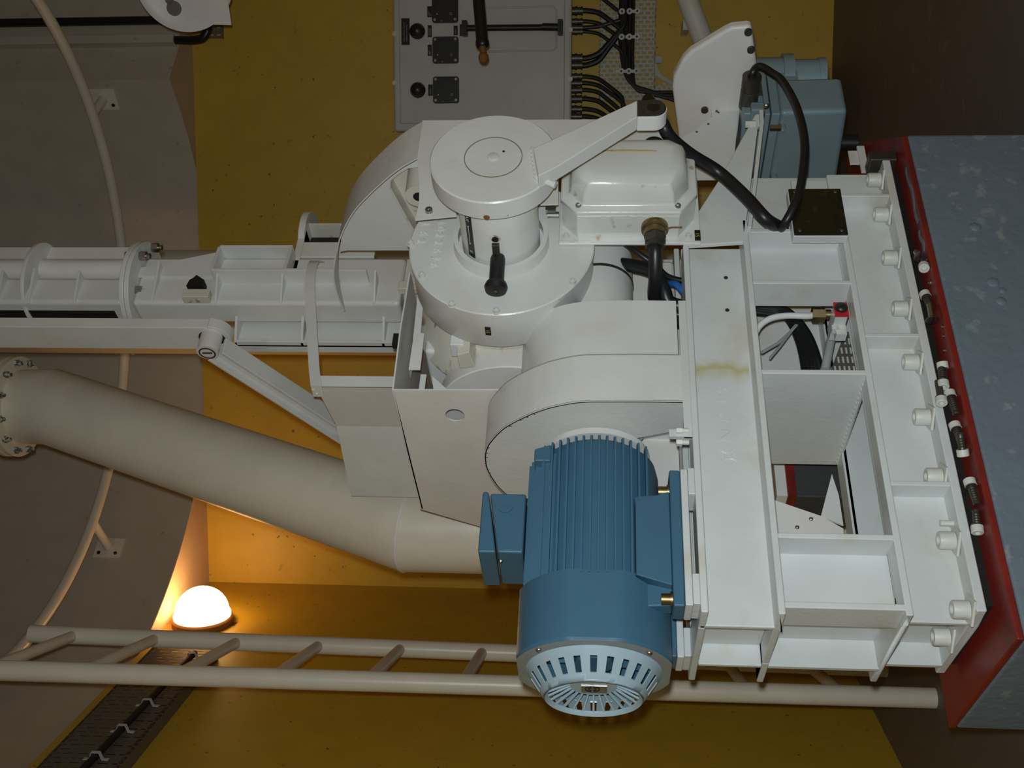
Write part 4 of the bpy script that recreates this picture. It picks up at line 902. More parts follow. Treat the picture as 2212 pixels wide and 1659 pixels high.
for (x, y, wx, wy) in ((205, 240, 245, 195), (195, 1120, 232, 1165), (-60, 1480, -30, 1500)):
    q_ = at(x, y, 'z', ZH); a = atan2(q_.y - SC.y, q_.x - SC.x); c = V((SC.x + RH * cos(a), SC.y + RH * sin(a), ZH))
    rr_ = V((cos(a), sin(a), 0)); ri_ = min(rimp[:112], key=lambda p: abs((atan2(p.y - SC.y, p.x - SC.x) - a + pi) % (2 * pi) - pi)); ri_ = (ri_.xy - SC.xy).length - .005; e_ = V((SC.x + ri_ * cos(a), SC.y + ri_ * sin(a), ZH))
    b = MB(); b.cyl(c, e_, .0175, seg=16); b.build('stand_off', 'ivory', hr)
    b = MB(mx=frame(e_, (-rr_.y, rr_.x, 0), (0, 0, 1))); b.box(-.045, .045, -.055, .055, -.004, .006); pl2 = b.build('wall_plate', 'ivory', hr)
    for zz_ in (-.035, .035):
        b = MB(mx=frame(e_, (-rr_.y, rr_.x, 0), (0, 0, 1))); b.cyl((.025, zz_, -.008), (.025, zz_, .009), .007, seg=10); b.build('plate_screw', 'label', pl2)
# ================================================================ control panel on the back wall
def wloc(s, y, z): return WX @ V((s, y, z))
cp_o = wloc(-1.2, -.03, .1)
cp = thing('control_panel', 'grey wall panel with black square gauges, knobs and a cable row along its bottom edge', 'control panel', cp_o)
OF = .075
def pw(x, y, off=OF): return onwall(x, y, off)
sa, _ = pw(855, 284); _, zt = pw(849, 60); _, zb_ = pw(1240, 30); sb = .0
sb = pw(1000, -150)[0]
z_t, z_b = pw(849, 120)[1], pw(1235, 120)[1]
b = MB(WX); b.box(sa, sb, -OF, -.002, z_b, z_t); b.build('case', 'panel', cp, bevel=.012)
zi_t, zi_b = pw(863, 120)[1], pw(1220, 120)[1]
b = MB(WX); b.box(sa + .03, sb - .03, -OF - .008, -OF + .002, zi_b, zi_t); b.build('door', 'panel', cp, bevel=.005)
OD = OF + .009
def rrect(s0, s1, z0, z1, r, n=6):
    out = []
    for cx, cz, a0 in ((s1 - r, z1 - r, 0), (s0 + r, z1 - r, pi / 2), (s0 + r, z0 + r, pi), (s1 - r, z0 + r, 3 * pi / 2)):
        for k in range(n + 1): a = a0 + pi / 2 * k / n; out.append((cx + r * cos(a), cz + r * sin(a)))
    return out
# raised field round the lock bar
p0, p1 = pw(1030, 112, OD), pw(1202, 14, OD)
b = MB(WX); q = rrect(p0[0], p1[0], p1[1], p0[1], .022)
b.tube([V((s, -OD + .001, z)) for s, z in q + [q[0]]], .004, 8); b.build('raised_border', 'panel', cp)
def gauge(x, y):
    s, z = pw(x, y, OD); h = .052
    b = MB(WX); b.prism(rrect(s - h, s + h, z - h, z + h, .010), 'y', -OD - .014, -OD + .001); g = b.build('gauge', 'blackmatt', cp, bevel=.002)
    b = MB(WX); b.ring((s, -OD - .0145, z), (0, 1, 0), .044, .041, .001); b.build('gauge_rim', 'label', g)
    for i in (-1, 1):
        for j in (-1, 1): b = MB(WX); b.lathe((s + i * .041, -OD - .014, z + j * .041), (0, -1, 0), [(0, .0065), (.002, .0055), (.002, 0)], 14); b.build('gauge_screw', 'steel', g)
    b = MB(WX); b.ring((s - .019, -OD - .0146, z - .024), (0, 1, 0), .005, .0035, .001); b.build('gauge_mark', 'yellowtext', g)
    b = MB(WX); b.box(s - .022, s - .017, -OD - .015, -OD - .014, z + .028, z + .034); b.build('gauge_mark', 'yellowtext', g)
    b = MB(WX); b.cyl((s - .045, -OD - .0145, z + .012), (s - .045, -OD - .013, z + .012), .004, seg=12); b.build('gauge_dot', 'rust', g)
    return g
for (x, y) in ((962, 21), (963, 109), (964, 195)): gauge(x, y)
for (x, y) in ((902, 68), (903, 195)):
    s, z = pw(x, y, OD); b = MB(WX); b.lathe((s, -OD, z), (0, -1, 0), [(0, .031), (.010, .031), (.014, .0285), (.030, .024), (.038, .012), (.040, 0)], 32); b.build('knob', 'black', cp)
def plate(x0, y0, x1, y1, lines):
    a, c = pw(x0, y0, OD), pw(x1, y1, OD)
    b = MB(WX); b.box(c[0], a[0], -OD - .003, -OD + .001, c[1], a[1]); n = b.build('name_plate', 'label', cp)
    b = MB(WX); hz = (a[1] - c[1]) / (len(lines) + 1)
    for i, l in enumerate(lines):
        z = a[1] - hz * (i + 1); s = c[0] + .12 * (a[0] - c[0])
        for wd_ in l:
            e_ = s + wd_ * (a[0] - c[0]); b.box(s, e_ - .003, -OD - .0035, -OD - .0029, z - .0022, z + .0022); s = e_
    b.build('plate_lines', 'greytext', n)
plate(867, 40, 885, 97, [[.2, .28, .18, .1], [.3, .12, .25]])
plate(923, 14, 933, 37, [[.5], [.3]]); plate(924, 55, 933, 80, [[.7], [.65]]); plate(924, 97, 933, 121, [[.45], [.3]]); plate(925, 183, 935, 207, [[.6]])
plate(980, 56, 989, 76, [[.6]]); plate(993, 53, 1003, 78, [[.7]])
p0, p1 = pw(1010, 64, OD), pw(1210, 62, OD); yb_ = -OD - .028
b = MB(WX); b.cyl((p0[0], yb_, p0[1]), (p1[0], yb_, p1[1]), .0125, seg=16); b.cyl((p0[0], yb_, p0[1] - .30), (p1[0], yb_, p1[1] + .005), .015, seg=16)
b.box(p0[0] - .028, p0[0] + .028, -OD - .045, -OD, p0[1] - .002, p0[1] + .018); b.box(p1[0] - .028, p1[0] + .028, -OD - .045, -OD, p1[1] - .012, p1[1] + .008); b.build('lock_bar', 'blackmatt', cp, bevel=.001)
for (x, y) in ((852, 73), (852, 179), (1232, 64), (1232, 171)):
    s, z = pw(x, y); b = MB(WX); b.lathe((s, -OF, z), (0, -1, 0), [(0, .010), (.002, .009), (.002, .005), (.001, .004), (.001, 0)], 16); b.build('case_screw', 'rusty', cp)
con = [(-12, .013), (24, .017), (47, .013), (60, .013), (69, .012), (126, .018), (141, .017), (166, .014), (180, .014), (195, .014), (214, .016), (236, .015), (252, .015)]
cs = []
for y, r in con:
    s = pw(1240, y, .04)[0]; cs.append(s)
    b = MB(WX); b.cyl((s, -.04, z_b + .002), (s, -.04, z_b - .012), r * .95, seg=20); b.cyl((s, -.04, z_b - .012), (s, -.04, z_b - .020), r * 1.1, seg=20); b.cyl((s, -.04, z_b - .020), (s, -.04, z_b - .036), r * .9, seg=20); b.cyl((s, -.04, z_b - .036), (s, -.04, z_b - .042), r * 1.05, seg=20)
    b.build('connector', 'darksteel', cp)
# perforated cable tray under the panel
tr = thing('cable_tray', 'white perforated cable tray on the yellow wall under the control panel', 'cable tray', wloc(-1.1, -.03, -.3))
OT = .03
zt0, zt1 = pw(1295, 100, OT)[1], pw(1416, 100, OT)[1]
s_lo, s_hi = pw(1350, 216, OT)[0], pw(1350, -40, OT)[0]
b = MB(WX); nr = 27; hs = (s_hi - s_lo) / nr; nc = 8; wz = (zt0 - zt1 - .012) / nc
for i in range(nr):
    s = s_lo + hs * i
    b.box(s, s + hs * .46, -OT, -OT + .002, zt1, zt0)                       # solid strip
    o_ = .5 * wz * (i % 2)
    for j in range(nc + 1):                                                # bridges between the slots
        z = zt1 + .006 + wz * j - o_ ; b.box(s + hs * .46, s + hs, -OT, -OT + .002, max(z - wz * .14, zt1), min(max(z + wz * .14, zt1 + .004), zt0))
b.box(s_lo, s_hi, -OT, -OT + .002, zt1, zt1 + .006); b.box(s_lo, s_hi, -OT, -OT + .002, zt0 - .006, zt0)
b.box(s_lo, s_hi, -OT, -.0, zt0 - .002, zt0); b.box(s_lo, s_hi, -OT, 0, zt1, zt1 + .002)
b.build('straight_length', 'tray', tr)
b = MB(WX); q0 = pw(1452, 178, OT); 
arc_ = [(pw(x, y, OT)) for x, y in ((1416, 128), (1418, 142), (1424, 155), (1434, 166), (1446, 173), (1456, 176))]
nA = len(arc_)
b.prism(arc_ + [(arc_[-1][0] - .020, arc_[-1][1]), (arc_[0][0] - .06, zt1 + .002), (arc_[0][0], zt1 + .002)], 'y', -OT, -OT + .002)
c_lo = pw(1440, 216, OT)
for k in range(7):
    z = zt1 - .004 - k * .019; s1 = arc_[-1][0] - .018
    b.box(c_lo[0], s1, -OT, -OT + .002, z - .010, z - .0)
    for j in range(3): s = c_lo[0] + (s1 - c_lo[0]) * j / 2.2 + .008 * (k % 2); b.box(s, s + .010, -OT, -OT + .002, z - .020, z - .009)
b.build('bend', 'tray', tr)
p = pw(1422, 131, .0); b = MB(WX); b.box(p[0] - .012, p[0] + .012, -.022, 0, p[1] - .013, p[1] + .013); b.cyl((p[0], -.022, p[1]), (p[0], -.024, p[1]), .006, seg=12); b.build('tray_foot', 'tray', tr)
# cables
cb = thing('cable_bundle', 'bundle of black cables fanning from the panel connectors onto the perforated tray', 'cables', wloc(-1.1, -.05, -.25))
OB = OT + .016
zc0, zc1 = pw(1336, 100, OB)[1], pw(1371, 100, OB)[1]; rb = (zc0 - zc1) / 5 / 2
sbend = pw(1350, 200, OB)[0]
for k in range(5):
    z = zc0 - rb - 2 * rb * k; rr_ = .05 + .022 * (4 - k)
    pts = [(s_hi + .3, -OB, z), (s_hi - .1, -OB, z), (sbend + rr_ + .05, -OB, z), (sbend + rr_ * .35, -OB, z - rr_ * .25), (sbend + .0 - .012 * (4 - k) * 0 , -OB, z - rr_), (sbend - .012 * k * 0 - .010 * (4 - k) , -OB, z - rr_ * 1.8), (sbend - .020 * (4 - k), -OB, -.60), (sbend - .020 * (4 - k), -OB, ZF + .002)]
    b = MB(WX); b.tube(pts, rb * 1.06, 10, 6); b.build('trunk_cable', 'blackmatt', cb)
for i, s in enumerate(cs):
    r = con[i][1] * .62 if i not in (5, 6) else .0115
    tgt = s - .10 if i not in (3,) else s + .03
    if i in (6,): tgt = s + .16
    if i in (5,): tgt = s + .15
    ze = zc0 - rb * 2 - .006 * (i % 3)
    b = MB(WX); b.tube([(s, -.04, z_b - .030), (s, -.042, z_b - .06), (s + (tgt - s) * .10, -.046, z_b - .105), (s + (tgt - s) * .35, -OB - .004, (z_b + ze) / 2 - .04), (s + (tgt - s) * .75, -OB - .006, ze + .012), (tgt, -OB - .004, ze), (tgt + (tgt - s) * .6, -OB - .002, ze)], r, 10, 6)
    b.build('branch_cable', 'blackmatt', cb)
for y in (26, 81, 155):
    s = pw(1350, y, OB)[0]; b = MB(WX); b.box(s - .006, s + .006, -OB - rb - .004, -OB - rb - .001, zc1 - .012, zc0 + .010)
    for k in range(3): b.cyl((s, -OB - rb - .008, zc0 - .012 - .030 * k), (s, -OB - rb - .001, zc0 - .012 - .030 * k), .012, seg=12)
    cpl = b.build('cable_clip', 'whitetext', cb)
    b = MB(WX)
    for k in range(3): b.cyl((s, -OB - rb - .0085, zc0 - .012 - .030 * k), (s, -OB - rb - .0078, zc0 - .012 - .030 * k), .0045, seg=10)
    b.build('clip_hole', 'label', cpl)
# gas strut hanging in front of the panel
st_ = thing('gas_strut', 'black gas strut with a copper ball end hanging in front of the control panel', 'strut', wloc(-1.3, -.25, .5))
d_ = 3.55
u0, u1 = atd(1045, 131, d_), atd(1029, -60, d_)
dn = (u1 - u0).normalized()
b = MB(); b.lathe(u0, dn, [(.045, .0), (.045, .019), (.05, .022), (.062, .022), (.067, .0195), (.9, .0195)], 24); b.build('cylinder', 'black', st_)
b = MB(); b.lathe(u0, dn, [(-.010, .0), (-.006, .010), (.004, .0165), (.016, .0165), (.024, .011), (.05, .011)], 20); b.build('ball_end', 'rust', st_)
# slanting white conduit on the wall at the right
cq0, cq1 = pw(1486, 0, .13), pw(1522, 95, .13); sl = ((cq1[0] - cq0[0]) / (cq1[1] - cq0[1]))
def onl(z): return (cq0[0] + sl * (z - cq0[1]), -.13, z)
cdt = thing('slanted_pipe', 'white pipe slanting down the yellow wall behind the drive hood', 'pipe', wloc(onl(-.62)[0], -.13, -.62))
b = MB(WX); b.cyl(onl(-.2), onl(-.60), .040, seg=28); e9 = onl(-.60); b.tube([onl(-.598), e9, (e9[0] - .06, -.11, e9[2] - .02), (e9[0] - .08, -.06, e9[2] - .03), (e9[0] - .085, -.004, e9[2] - .03)], .040, 20, 4); b.build('tube', 'warmwhite', cdt)
p = pw(1482, 48, .12); b = MB(WX); b.box(p[0] - .03, p[0] + .012, -.125, -.002, p[1] - .012, p[1] + .012); b.build('clip', 'whitetext', cdt)
# ================================================================ bulkhead lamp on the left wall
def onleft(x, y, off=0):
    d = ray(x, y); n = _ln; t = (V(CL).dot(n) - off) / d.dot(n); return d * t
lp0 = onleft(438, 1346, .0); nin = -_ln
lp = thing('wall_lamp', 'lit round bulkhead lamp with a dark base on the left yellow wall', 'lamp', lp0)
RL = .112
b = MB(); b.lathe(lp0, nin, [(0, RL * 1.06), (.022, RL * 1.06), (.030, RL * .98), (.030, 0)], 48); u_, w__ = basis(nin)
b.box(0, 0, 0, 0, 0, 0) if False else None
b.build('base', 'rust', lp)
b = MB(mx=frame(lp0, _ln.cross(_Z), (0, 0, 1))); b.box(-.018, .018, -RL * 1.22, RL * .9, -.016, .0); b.build('bracket', 'darksteel', lp)
b = MB(); b.lathe(lp0, nin, [(.030, RL * .99), (.042, RL * .99), (.046, RL * .94)] + [(.046 + RL * .92 * sin(a), RL * .94 * cos(a)) for a in [pi / 2 * k / 10 for k in range(1, 11)]], 48); b.build('glass_dome', 'glow', lp)
# ================================================================ perforated tray with a cable high on the left wall
lt = thing('wall_tray', 'dark perforated cable tray running high along the left wall below the lamp', 'cable tray', onleft(300, 1500, .03))
LX = frame(CL, LD, (0, 0, 1))              # local: x along the left wall towards the camera, y up, z = x cross y
zsign = 1 if (LX.to_3x3() @ V((0, 0, 1))).dot(nin) > 0 else -1
def ll(x, y, off): q = onleft(x, y, off) - V(CL); return (q.dot(LD), q.z)
O1 = .05
ta, tb_ = ll(338, 1402, O1), ll(466, 1402, O1); tc_, td = ll(64, 1657, O1), ll(255, 1657, O1)
zT, zB = (ta[1] + tc_[1]) / 2, (tb_[1] + td[1]) / 2
xs0, xs1 = min(ta[0], tb_[0]) - .02, max(tc_[0], td[0]) + .8
b = MB(LX); n = 64; hx_ = (xs1 - xs0) / n; nr = 5; hz_ = (zT - zB - .02) / nr; zf = zsign * O1
z0_, z1_ = sorted((zf, zf - zsign * .002))
for i in range(n):
    x_ = xs0 + hx_ * i; b.box(x_, x_ + hx_ * .72, zB, zT, z0_, z1_)
    for j in range(nr + 1):
        zz_ = zB + .004 + hz_ * (j - .5 * (i % 2)); b.box(x_ + hx_ * .72, x_ + hx_, max(zz_, zB), min(zz_ + hz_ * .3, zT), z0_, z1_)
b.box(xs0, xs1, zB, zB + .01, *sorted((zf, 0))); b.box(xs0, xs1, zT - .01, zT, *sorted((zf, 0))); b.build('tray_sheet', 'traydark', lt)
k0_, k1_ = ll(408, 1420, O1 + .02), ll(215, 1620, O1 + .02)
lc = thing('tray_cable', 'thin black cable clipped along the dark tray on the left wall', 'cable', onleft(300, 1500, .07))
zk = zsign * (O1 + .014)
sl_ = (k1_[1] - k0_[1]) / (k1_[0] - k0_[0])
b = MB(LX); b.tube([(k0_[0] - .05, k0_[1] - sl_ * .05, zk), (k0_[0], k0_[1], zk), (k1_[0], k1_[1], zk), (xs1, k1_[1] + sl_ * (xs1 - k1_[0]), zk)], .011, 10); b.build('wire', 'blackmatt', lc)
for (x, y) in ((413, 1413), (325, 1514), (272, 1570), (213, 1629)):
    q_ = ll(x, y, O1 + .02); zc_k = k0_[1] + sl_ * (q_[0] - k0_[0])
    b = MB(LX); b.strip([(q_[0], zc_k - .038, zsign * (O1 + .003)), (q_[0], zc_k - .02, zsign * (O1 + .004)), (q_[0], zc_k - .012, zsign * (O1 + .026)), (q_[0], zc_k + .012, zsign * (O1 + .026)), (q_[0], zc_k + .02, zsign * (O1 + .004)), (q_[0], zc_k + .038, zsign * (O1 + .003))], (.006, 0, 0), .002); b.build('clip', 'whitetext', lc)
# ================================================================ upper left: pulley wheel, hose, conduit, strap
wh = thing('pulley_wheel', 'cream pulley wheel on a triangular bracket plate at the ceiling edge', 'pulley', atd(420, 20, 3.4))
wc = atd(398, -38, 3.55); wn = (V((0, 0, 0)) - wc).normalized(); wn = (wn + V((-.25, .0, .15))).normalized(); RW = .152
b = MB(); b.lathe(wc, wn, [(-.02, .0), (-.02, RW), (-.006, RW), (0, RW * .82), (.006, RW), (.02, RW), (.02, RW * .86), (.016, RW * .80), (.016, 0)], 64); b.build('wheel', 'warmwhite', wh)
u_, w__ = basis(wn)
b = MB()
for (x, y) in ((376, 18), (366, 0)): 
    d = ray(x, y); t = (wc + wn * .0165).dot(wn) / d.dot(wn); c = d * t; b.cyl(c - wn * .002, c + wn * .0005, .024 if y > 5 else .014, seg=24)
b.build('lightening_hole', 'traydark', wh)
def onw_(x, y, o=.03): d = ray(x, y); return d * ((wc + wn * o).dot(wn) / d.dot(wn))
b = MB(); q = [onw_(x, y) for x, y in ((396, 12), (450, 53), (500, 54), (486, -40), (400, -60))]; b.hexa(q, [p - wn * .008 for p in q]); b.build('bracket_plate', 'warmwhite', wh)
b = MB(); b.cyl(wc - wn * .03, wc + wn * .05, .02, seg=20); q = [onw_(x, y, -.03) for x, y in ((396, 12), (450, 40), (490, 40), (486, -160), (400, -160))]; b.hexa(q, [p - wn * .008 for p in q]); b.build('axle', 'darksteel', wh)
def onpanel(x, y, o): 
    n = nrm.normalized(); d = ray(x, y); return d * (((pa + nrm * .05 + n * o).dot(n)) / d.dot(n))
g0, g1 = onpanel(375, 78, .02), onpanel(380, 96, .02)
cx_ = (g0 + g1) / 2; 
cn = thing('conduit_cover', 'cream cable conduit running up the right side of the ceiling shaft', 'conduit', cx_)
b = MB(mx=frame(cx_, dirp, (0, 0, 1))); h_ = abs((g1 - g0).dot(dirp)) / 2; 
b.box(-h_, h_, -.002, ZT - cx_.z - .02, -.025, .025); b.build('channel', 'shaft', cn, bevel=.004)
bt0 = onpanel(0, 60, .012)
bs_ = thing('black_strap', 'flat black strap running up the shaft wall beside the conduit', 'strap', onpanel(330, 45, .01))
e0_, e1_ = onpanel(340, 36, .008), onpanel(340, 52, .008); mid = (e0_ + e1_) / 2; hh = max(abs((e1_ - e0_).dot(dirp)) / 2, .012)
b = MB(mx=frame(mid, dirp, (0, 0, 1))); b.box(-hh, hh, -.02, ZT - mid.z - .02, -.006, .006); b.build('band', 'black', bs_)
q0_ = cx_ + V((0, 0, -.0)); dd_ = 3.6
hq = [cx_ + V((0, 0, .05)), cx_ + V((0, 0, -.015)), onpanel(415, 87, .03), onpanel(438, 82, .04), onpanel(450, 62, .05), onpanel(455, 30, .06), onpanel(450, -40, .06)]
cable('conduit_hose', hq, .0165, 'black hose bending out of the conduit under the pulley wheel', 'hose')
gp = thing('grey_strip', 'small grey perforated strip under the ceiling behind the black hose', 'tray', onpanel(455, 60, 0))
q = [onwall(x, y, .02) for x, y in ((432, 84), (480, 82), (480, 30), (432, 30))]
b = MB(WX); b.prism(q, 'y', -.02, -.016); b.box(q[1][0] , q[2][0], -.016, 0, q[1][1], q[1][1] + .004); b.build('strip_sheet', 'traydark', gp)
b = MB(WX)
for i in range(3):
    for j in range(3):
        s = q[1][0] + .012 + .03 * j; z = q[1][1] + .010 + .03 * i; b.box(s - .003, s + .003, -.0205, -.0199, z - .004, z + .012)
b.build('slot', 'yellow', gp)
# ================================================================ things seen through the openings of the frame
co_ = thing('cable_coil', 'coil of thick black cable behind the open bay of the frame', 'cable coil', (1.52, 1.83, -.60))
YC0 = 1.772
for k in range(5):
    o_ = 9 * k
    pts = [at(1560, 640 + o_ * .6, 'y', YC0 + .003 * k), at(1640, 662 + o_ * .55 - 8, 'y', YC0 + .003 * k), at(1700 - o_ * .1, 690 + o_ * .3 - 18, 'y', YC0 + .003 * k), at(1745 - o_ * .55, 738 + o_ * .3 - 15, 'y', YC0 + .003 * k), at(1772 - o_ * .9, 800, 'y', YC0 + .002 * k), at(1778 - o_ * .9, 860, 'y', YC0), at(1776 - o_, 905, 'y', YC0)]
    pts = [V((max(p.x, 1.222), p.y, max(p.z, -.595))) for p in pts]
    b = MB(); b.tube(pts, .0085, 10, 6); b.build('turn', 'black', co_)
b = MB(); pt = [at(1700, 712, 'y', 1.775), at(1722, 697, 'y', 1.772), at(1750, 688, 'y', 1.775)]
b.strip([at(1706, 718, 'y', 1.775), at(1722, 700, 'y', 1.770), at(1738, 690, 'y', 1.775)], (0, .002, .004), .002)
b.tube([at(1707, 718, 'y', 1.775), at(1680, 742, 'y', 1.765), at(1645, 762, 'y', 1.76)], .0032, 8); b.tube([at(1708, 718, 'y', 1.775), at(1685, 748, 'y', 1.76), at(1663, 774, 'y', 1.75)], .0028, 8)
b.build('cable_tie', 'tray', co_)
rv = thing('valve_block', 'small white valve block with a red plate and white hose in the frame opening', 'valve', (1.36, 1.66, -.47))
p = at(1824, 668, 'y', 1.64); x0_, x1_ = at(1810, 680, 'y', 1.64).x, at(1810, 653, 'y', 1.64).x; z0_, z1_ = at(1844, 668, 'y', 1.64).z, at(1804, 668, 'y', 1.64).z
z0_ = max(z0_, -.471)
b = MB(); b.box(x0_, x1_, 1.645, 1.72, z0_, z1_); b.build('block', 'white', rv, bevel=.002)
b = MB(); b.box(x0_ - .001, x1_ + .001, 1.641, 1.6455, z0_, z1_ + .001); b.build('red_plate', 'redtag', rv)
c = at(1824, 665, 'y', 1.641); b = MB(); b.ball((c.x, 1.641, (z0_ + z1_) / 2), .0125, 16, 0, pi / 2, (0, -1, 0), .7); b.build('button', 'black', rv)
nz_ = at(1790, 683, 'y', 1.69)
b = MB(); b.cyl((nz_.x, 1.685, z1_ - .002), (nz_.x, 1.685, z1_ + .010), .010, seg=20); b.cyl((nz_.x, 1.685, z1_ + .010), (nz_.x, 1.685, z1_ + .034), .0155, seg=6); b.build('nut', 'brass', rv)
b = MB(); b.tube([(nz_.x, 1.685, z1_ + .03), at(1745, 683, 'y', 1.685), at(1700, 682, 'y', 1.685), at(1665, 688, 'y', 1.685), at(1640, 705, 'y', 1.69), at(1625, 735, 'y', 1.70)], .0065, 12, 6); b.build('hose', 'white', rv)
b = MB(); b.box(x0_ - .022, x0_ + .001, 1.672, 1.692, z0_, z0_ + .020); b.cyl((x0_ - .012, 1.675, z0_ + .02), (x0_ + .0, 1.675, z0_ + .02), .008, seg=6); b.build('clamp', 'white', rv)
sp = thing('grey_spacer_rod', 'short grey rod between valve block and rear beam', 'rod', (1.3, 1.75, -.472))
b = MB(); b.cyl(at(1802, 700, 'y', 1.75), at(1782, 800, 'y', 1.75), .009, seg=16); b.build('rod_body', 'tray', sp)
pf = thing('perforated_plate', 'small grey triangular perforated plate behind the frame opening', 'plate', (1.25, 1.80, -.473))
YP_ = 1.81
tri = [at(x, y, 'y', YP_) for x, y in ((1825, 718), (1833, 716), (1852, 812), (1790, 812))]
b = MB(); b.prism([(p.x, p.z) for p in tri], 'y', YP_, YP_ + .003); b.build('sheet', 'traydark', pf)
b = MB()
for i in range(4):
    y = 738 + 20 * i
    xl = 1825 - (y - 718) * .35; xr_ = 1833 + (y - 716) * .18
    n = 2 + i
    for j in range(n):
        x = xl + 6 + (xr_ - xl - 10) * j / max(n - 1, 1); a_, c_ = at(x, y + 6, 'y', YP_), at(x + 2.2, y - 7, 'y', YP_)
        b.box(a_.x, c_.x, YP_ - .0006, YP_ + .0005, min(a_.z, c_.z), max(a_.z, c_.z) )
b.build('slots', 'whitetext', pf)
# riveted cover in the lower opening
rc_ = thing('riveted_sheet', 'beige sheet with two rivets seen through the lower frame opening', 'sheet', (.95, 1.74, -.46))
Yr = 1.79
b = MB(); q = [at(x, y, 'y', Yr) for x, y in ((1672, 1080), (1775, 1115), (1822, 1142), (1822, 1170), (1672, 1170))]; b.prism([(p.x, p.z) for p in q], 'y', Yr, Yr + .003); b.build('sheet', 'warmwhite', rc_)
for (x, y) in ((1752, 1121), (1722, 1139)):
    p = at(x, y, 'y', Yr); b = MB(); b.ball((p.x, Yr, p.z), .0042, 10, 0, pi / 2, (0, -1, 0), .7); b.build('rivet', 'steel', rc_)
ws = thing('white_gusset_sheet', 'white folded gusset seen through the lower frame opening beside the riveted sheet', 'sheet', (1.0, 1.83, -.47))
b = MB(); q = [at(x, y, 'y', 1.84) for x, y in ((1797, 1024), (1812, 1070), (1822, 1135), (1773, 1116))]; b.prism([(p.x, p.z) for p in q], 'y', 1.84, 1.844)
b.build('sheet', 'white', ws)
rf = thing('rear_foundation', 'concrete block, coloured dark for weak light, with a red stripe glimpsed through the lower frame opening', 'foundation', (1.36, 2.10, ZF))
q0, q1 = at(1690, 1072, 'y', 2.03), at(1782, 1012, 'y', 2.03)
b = MB(); M['dimconcrete'] = mat('concrete_dimmed', (.05, .05, .05), .7, bump=.4)  # concrete colour darkened to stand for the weaker light back there
b.box(q0.x, q1.x + .12, 2.03, 2.16, ZF, q0.z - .03); b.build('block', 'dimconcrete', rf, bevel=.003)
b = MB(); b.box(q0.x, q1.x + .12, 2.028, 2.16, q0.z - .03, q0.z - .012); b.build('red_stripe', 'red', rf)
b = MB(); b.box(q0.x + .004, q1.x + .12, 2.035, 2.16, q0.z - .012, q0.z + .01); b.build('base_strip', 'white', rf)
# ================================================================ loose fasteners lying on the red rim
RM = PZ
def lie(x0, y0, x1, y1, r): a, c = at(x0, y0, 'z', RM + r), at(x1, y1, 'z', RM + r); a.y = min(max(a.y, 1.566), 1.592); c.y = min(max(c.y, 1.566), 1.592); return a, c
def loose_bolt(head, tip, label, spring=True, up=0, dv0=None, dz=0):
    hr_, sr = .0098, .0064
    a, c = lie(*head, *tip, hr_ + .0006 + dz); a = V((a.x, a.y, RM + hr_ + .0006 + dz)); dv = V(dv0).normalized() if dv0 else (c - a).normalized(); L = max((c - a).length, .04); t = thing('loose_bolt', label, 'bolt', V((a.x, a.y, RM)), 'loose bolts on the red rim')
    drop = V((0, 0, -(hr_ - sr) / L)) ; dv = (dv + drop).normalized()
    if up: dv = (dv + V((0, 0, up))).normalized()
    b = MB(); b.lathe(a, dv, [(.012, .0052), (.012, hr_), (.001, hr_), (0, hr_ - .001), (0, .0052), (.006, .005), (.006, 0)], 24); b.lathe(a, dv, [(.011, .0), (.012, .005)], 12); b.build('head', 'boltw', t, label='white painted socket head')
    b = MB(); b.lathe(a, dv, [(.011, sr)] + [(.014 + k * .0022, sr - (.0007 if k % 2 else 0)) for k in range(int((L - .016) / .0022))] + [(L - .001, sr), (L, sr - .001), (L, 0)], 16); b.build('shank', 'darksteel', t)
    if spring: b = MB(); b.ring(a + dv * .013, dv, .0092, .006, .002, 24); b.build('spring_washer', 'darksteel', t)
    return t
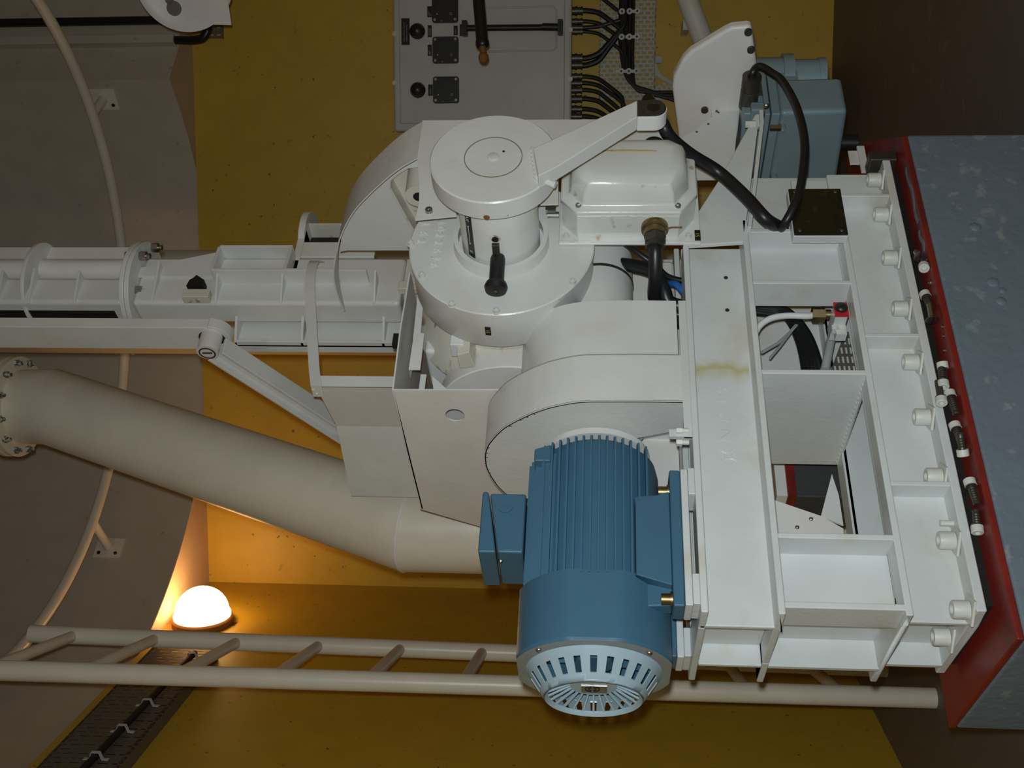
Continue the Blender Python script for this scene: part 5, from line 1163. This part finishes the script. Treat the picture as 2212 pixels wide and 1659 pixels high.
def slotted(head, tip, label, dv=None):
    a, c = lie(*head, *tip, .0126); dv = V(dv).normalized() if dv else (c - a).normalized(); L = max((c - a).length, .035) if c != a else .022
    fd = (-a).normalized(); 
    t = thing('slotted_screw', label, 'screw', V((a.x, a.y, RM)), 'loose slotted screws on the red rim')
    b = MB(); b.lathe(a, dv, [(0, 0), (0, .0122), (.001, .0122), (.007, .0062), (.0071, 0)], 28); b.build('head', 'steel', t)
    u_, w_ = basis(dv); b = MB(mx=Matrix(((u_.x, w_.x, dv.x, a.x), (u_.y, w_.y, dv.y, a.y), (u_.z, w_.z, dv.z, a.z), (0, 0, 0, 1)))); b.box(-.0122, .0122, -.0015, .0015, -.0004, .0004); b.build('slot', 'label', t)
    b = MB(); b.lathe(a, dv, [(.007, .0055), (L, .0055), (L + .001, .0045), (L + .001, 0)], 16); b.build('shank', 'steel', t)
slotted((1990, 549), (1990, 549), 'loose slotted countersunk screw nearest the black damper pad end of the red rim', (.85, .35, .12))
loose_bolt((1997, 579), (1997, 579), 'loose bolt with its white socket head facing out, just below the first slotted screw', dv0=(.8, .3, -.05))
def washer(x, y, r, label, name='loose_washer', flat=True):
    p = at(x, y, 'z', RM + .002); p.y = min(max(p.y, 1.566), 1.59); b = MB(); b.ring(V((p.x, p.y, RM + .0002)), (0, 0, 1), r, r * .55, .0018, 24); tag(b.build(name, 'brass'), label, 'washer', 'loose washers on the red rim')
washer(2006, 611, .0085, 'loose washer lying between the socket head bolt and the next bolt on the red rim')
loose_bolt((1996, 634), (2008, 668), 'loose bolt pointing at the second slotted screw on the red rim')
slotted((2014, 692), (2009, 662), 'loose slotted screw lying against the tip of a bolt on the red rim')
washer(2033, 706, .005, 'small loose ring beside the second slotted screw on the red rim')
washer(2035, 726, .004, 'tiny loose ring in the middle of the red rim, between slotted screw and bolt pile')
washer(2037, 757, .005, 'small loose ring right above the pile of bolts on the red rim')
loose_bolt((2035, 782), (2037, 822), 'topmost loose bolt of the crossed pile on the red rim', False)
loose_bolt((2052, 806), (2032, 788), 'loose bolt leaning across another in the pile, white head outwards', False, dz=.012)
loose_bolt((2056, 824), (2022, 823), 'loose bolt lying crosswise at the lower end of the pile on the red rim', dz=.021)
loose_bolt((2050, 846), (2062, 896), 'long loose bolt with a split washer just below the crossed pile')
loose_bolt((2061, 915), (2074, 962), 'loose bolt whose tip touches the bolt with its head turned away')
loose_bolt((2081, 986), (2086, 952), 'loose bolt with its tip pointing to the camera, below two longer bolts', False, .25)
loose_bolt((2093, 1036), (2106, 1090), 'loose bolt second from the frame corner on the red rim')
loose_bolt((2112, 1152), (2103, 1104), 'loose bolt nearest the frame corner, socket head towards the corner')
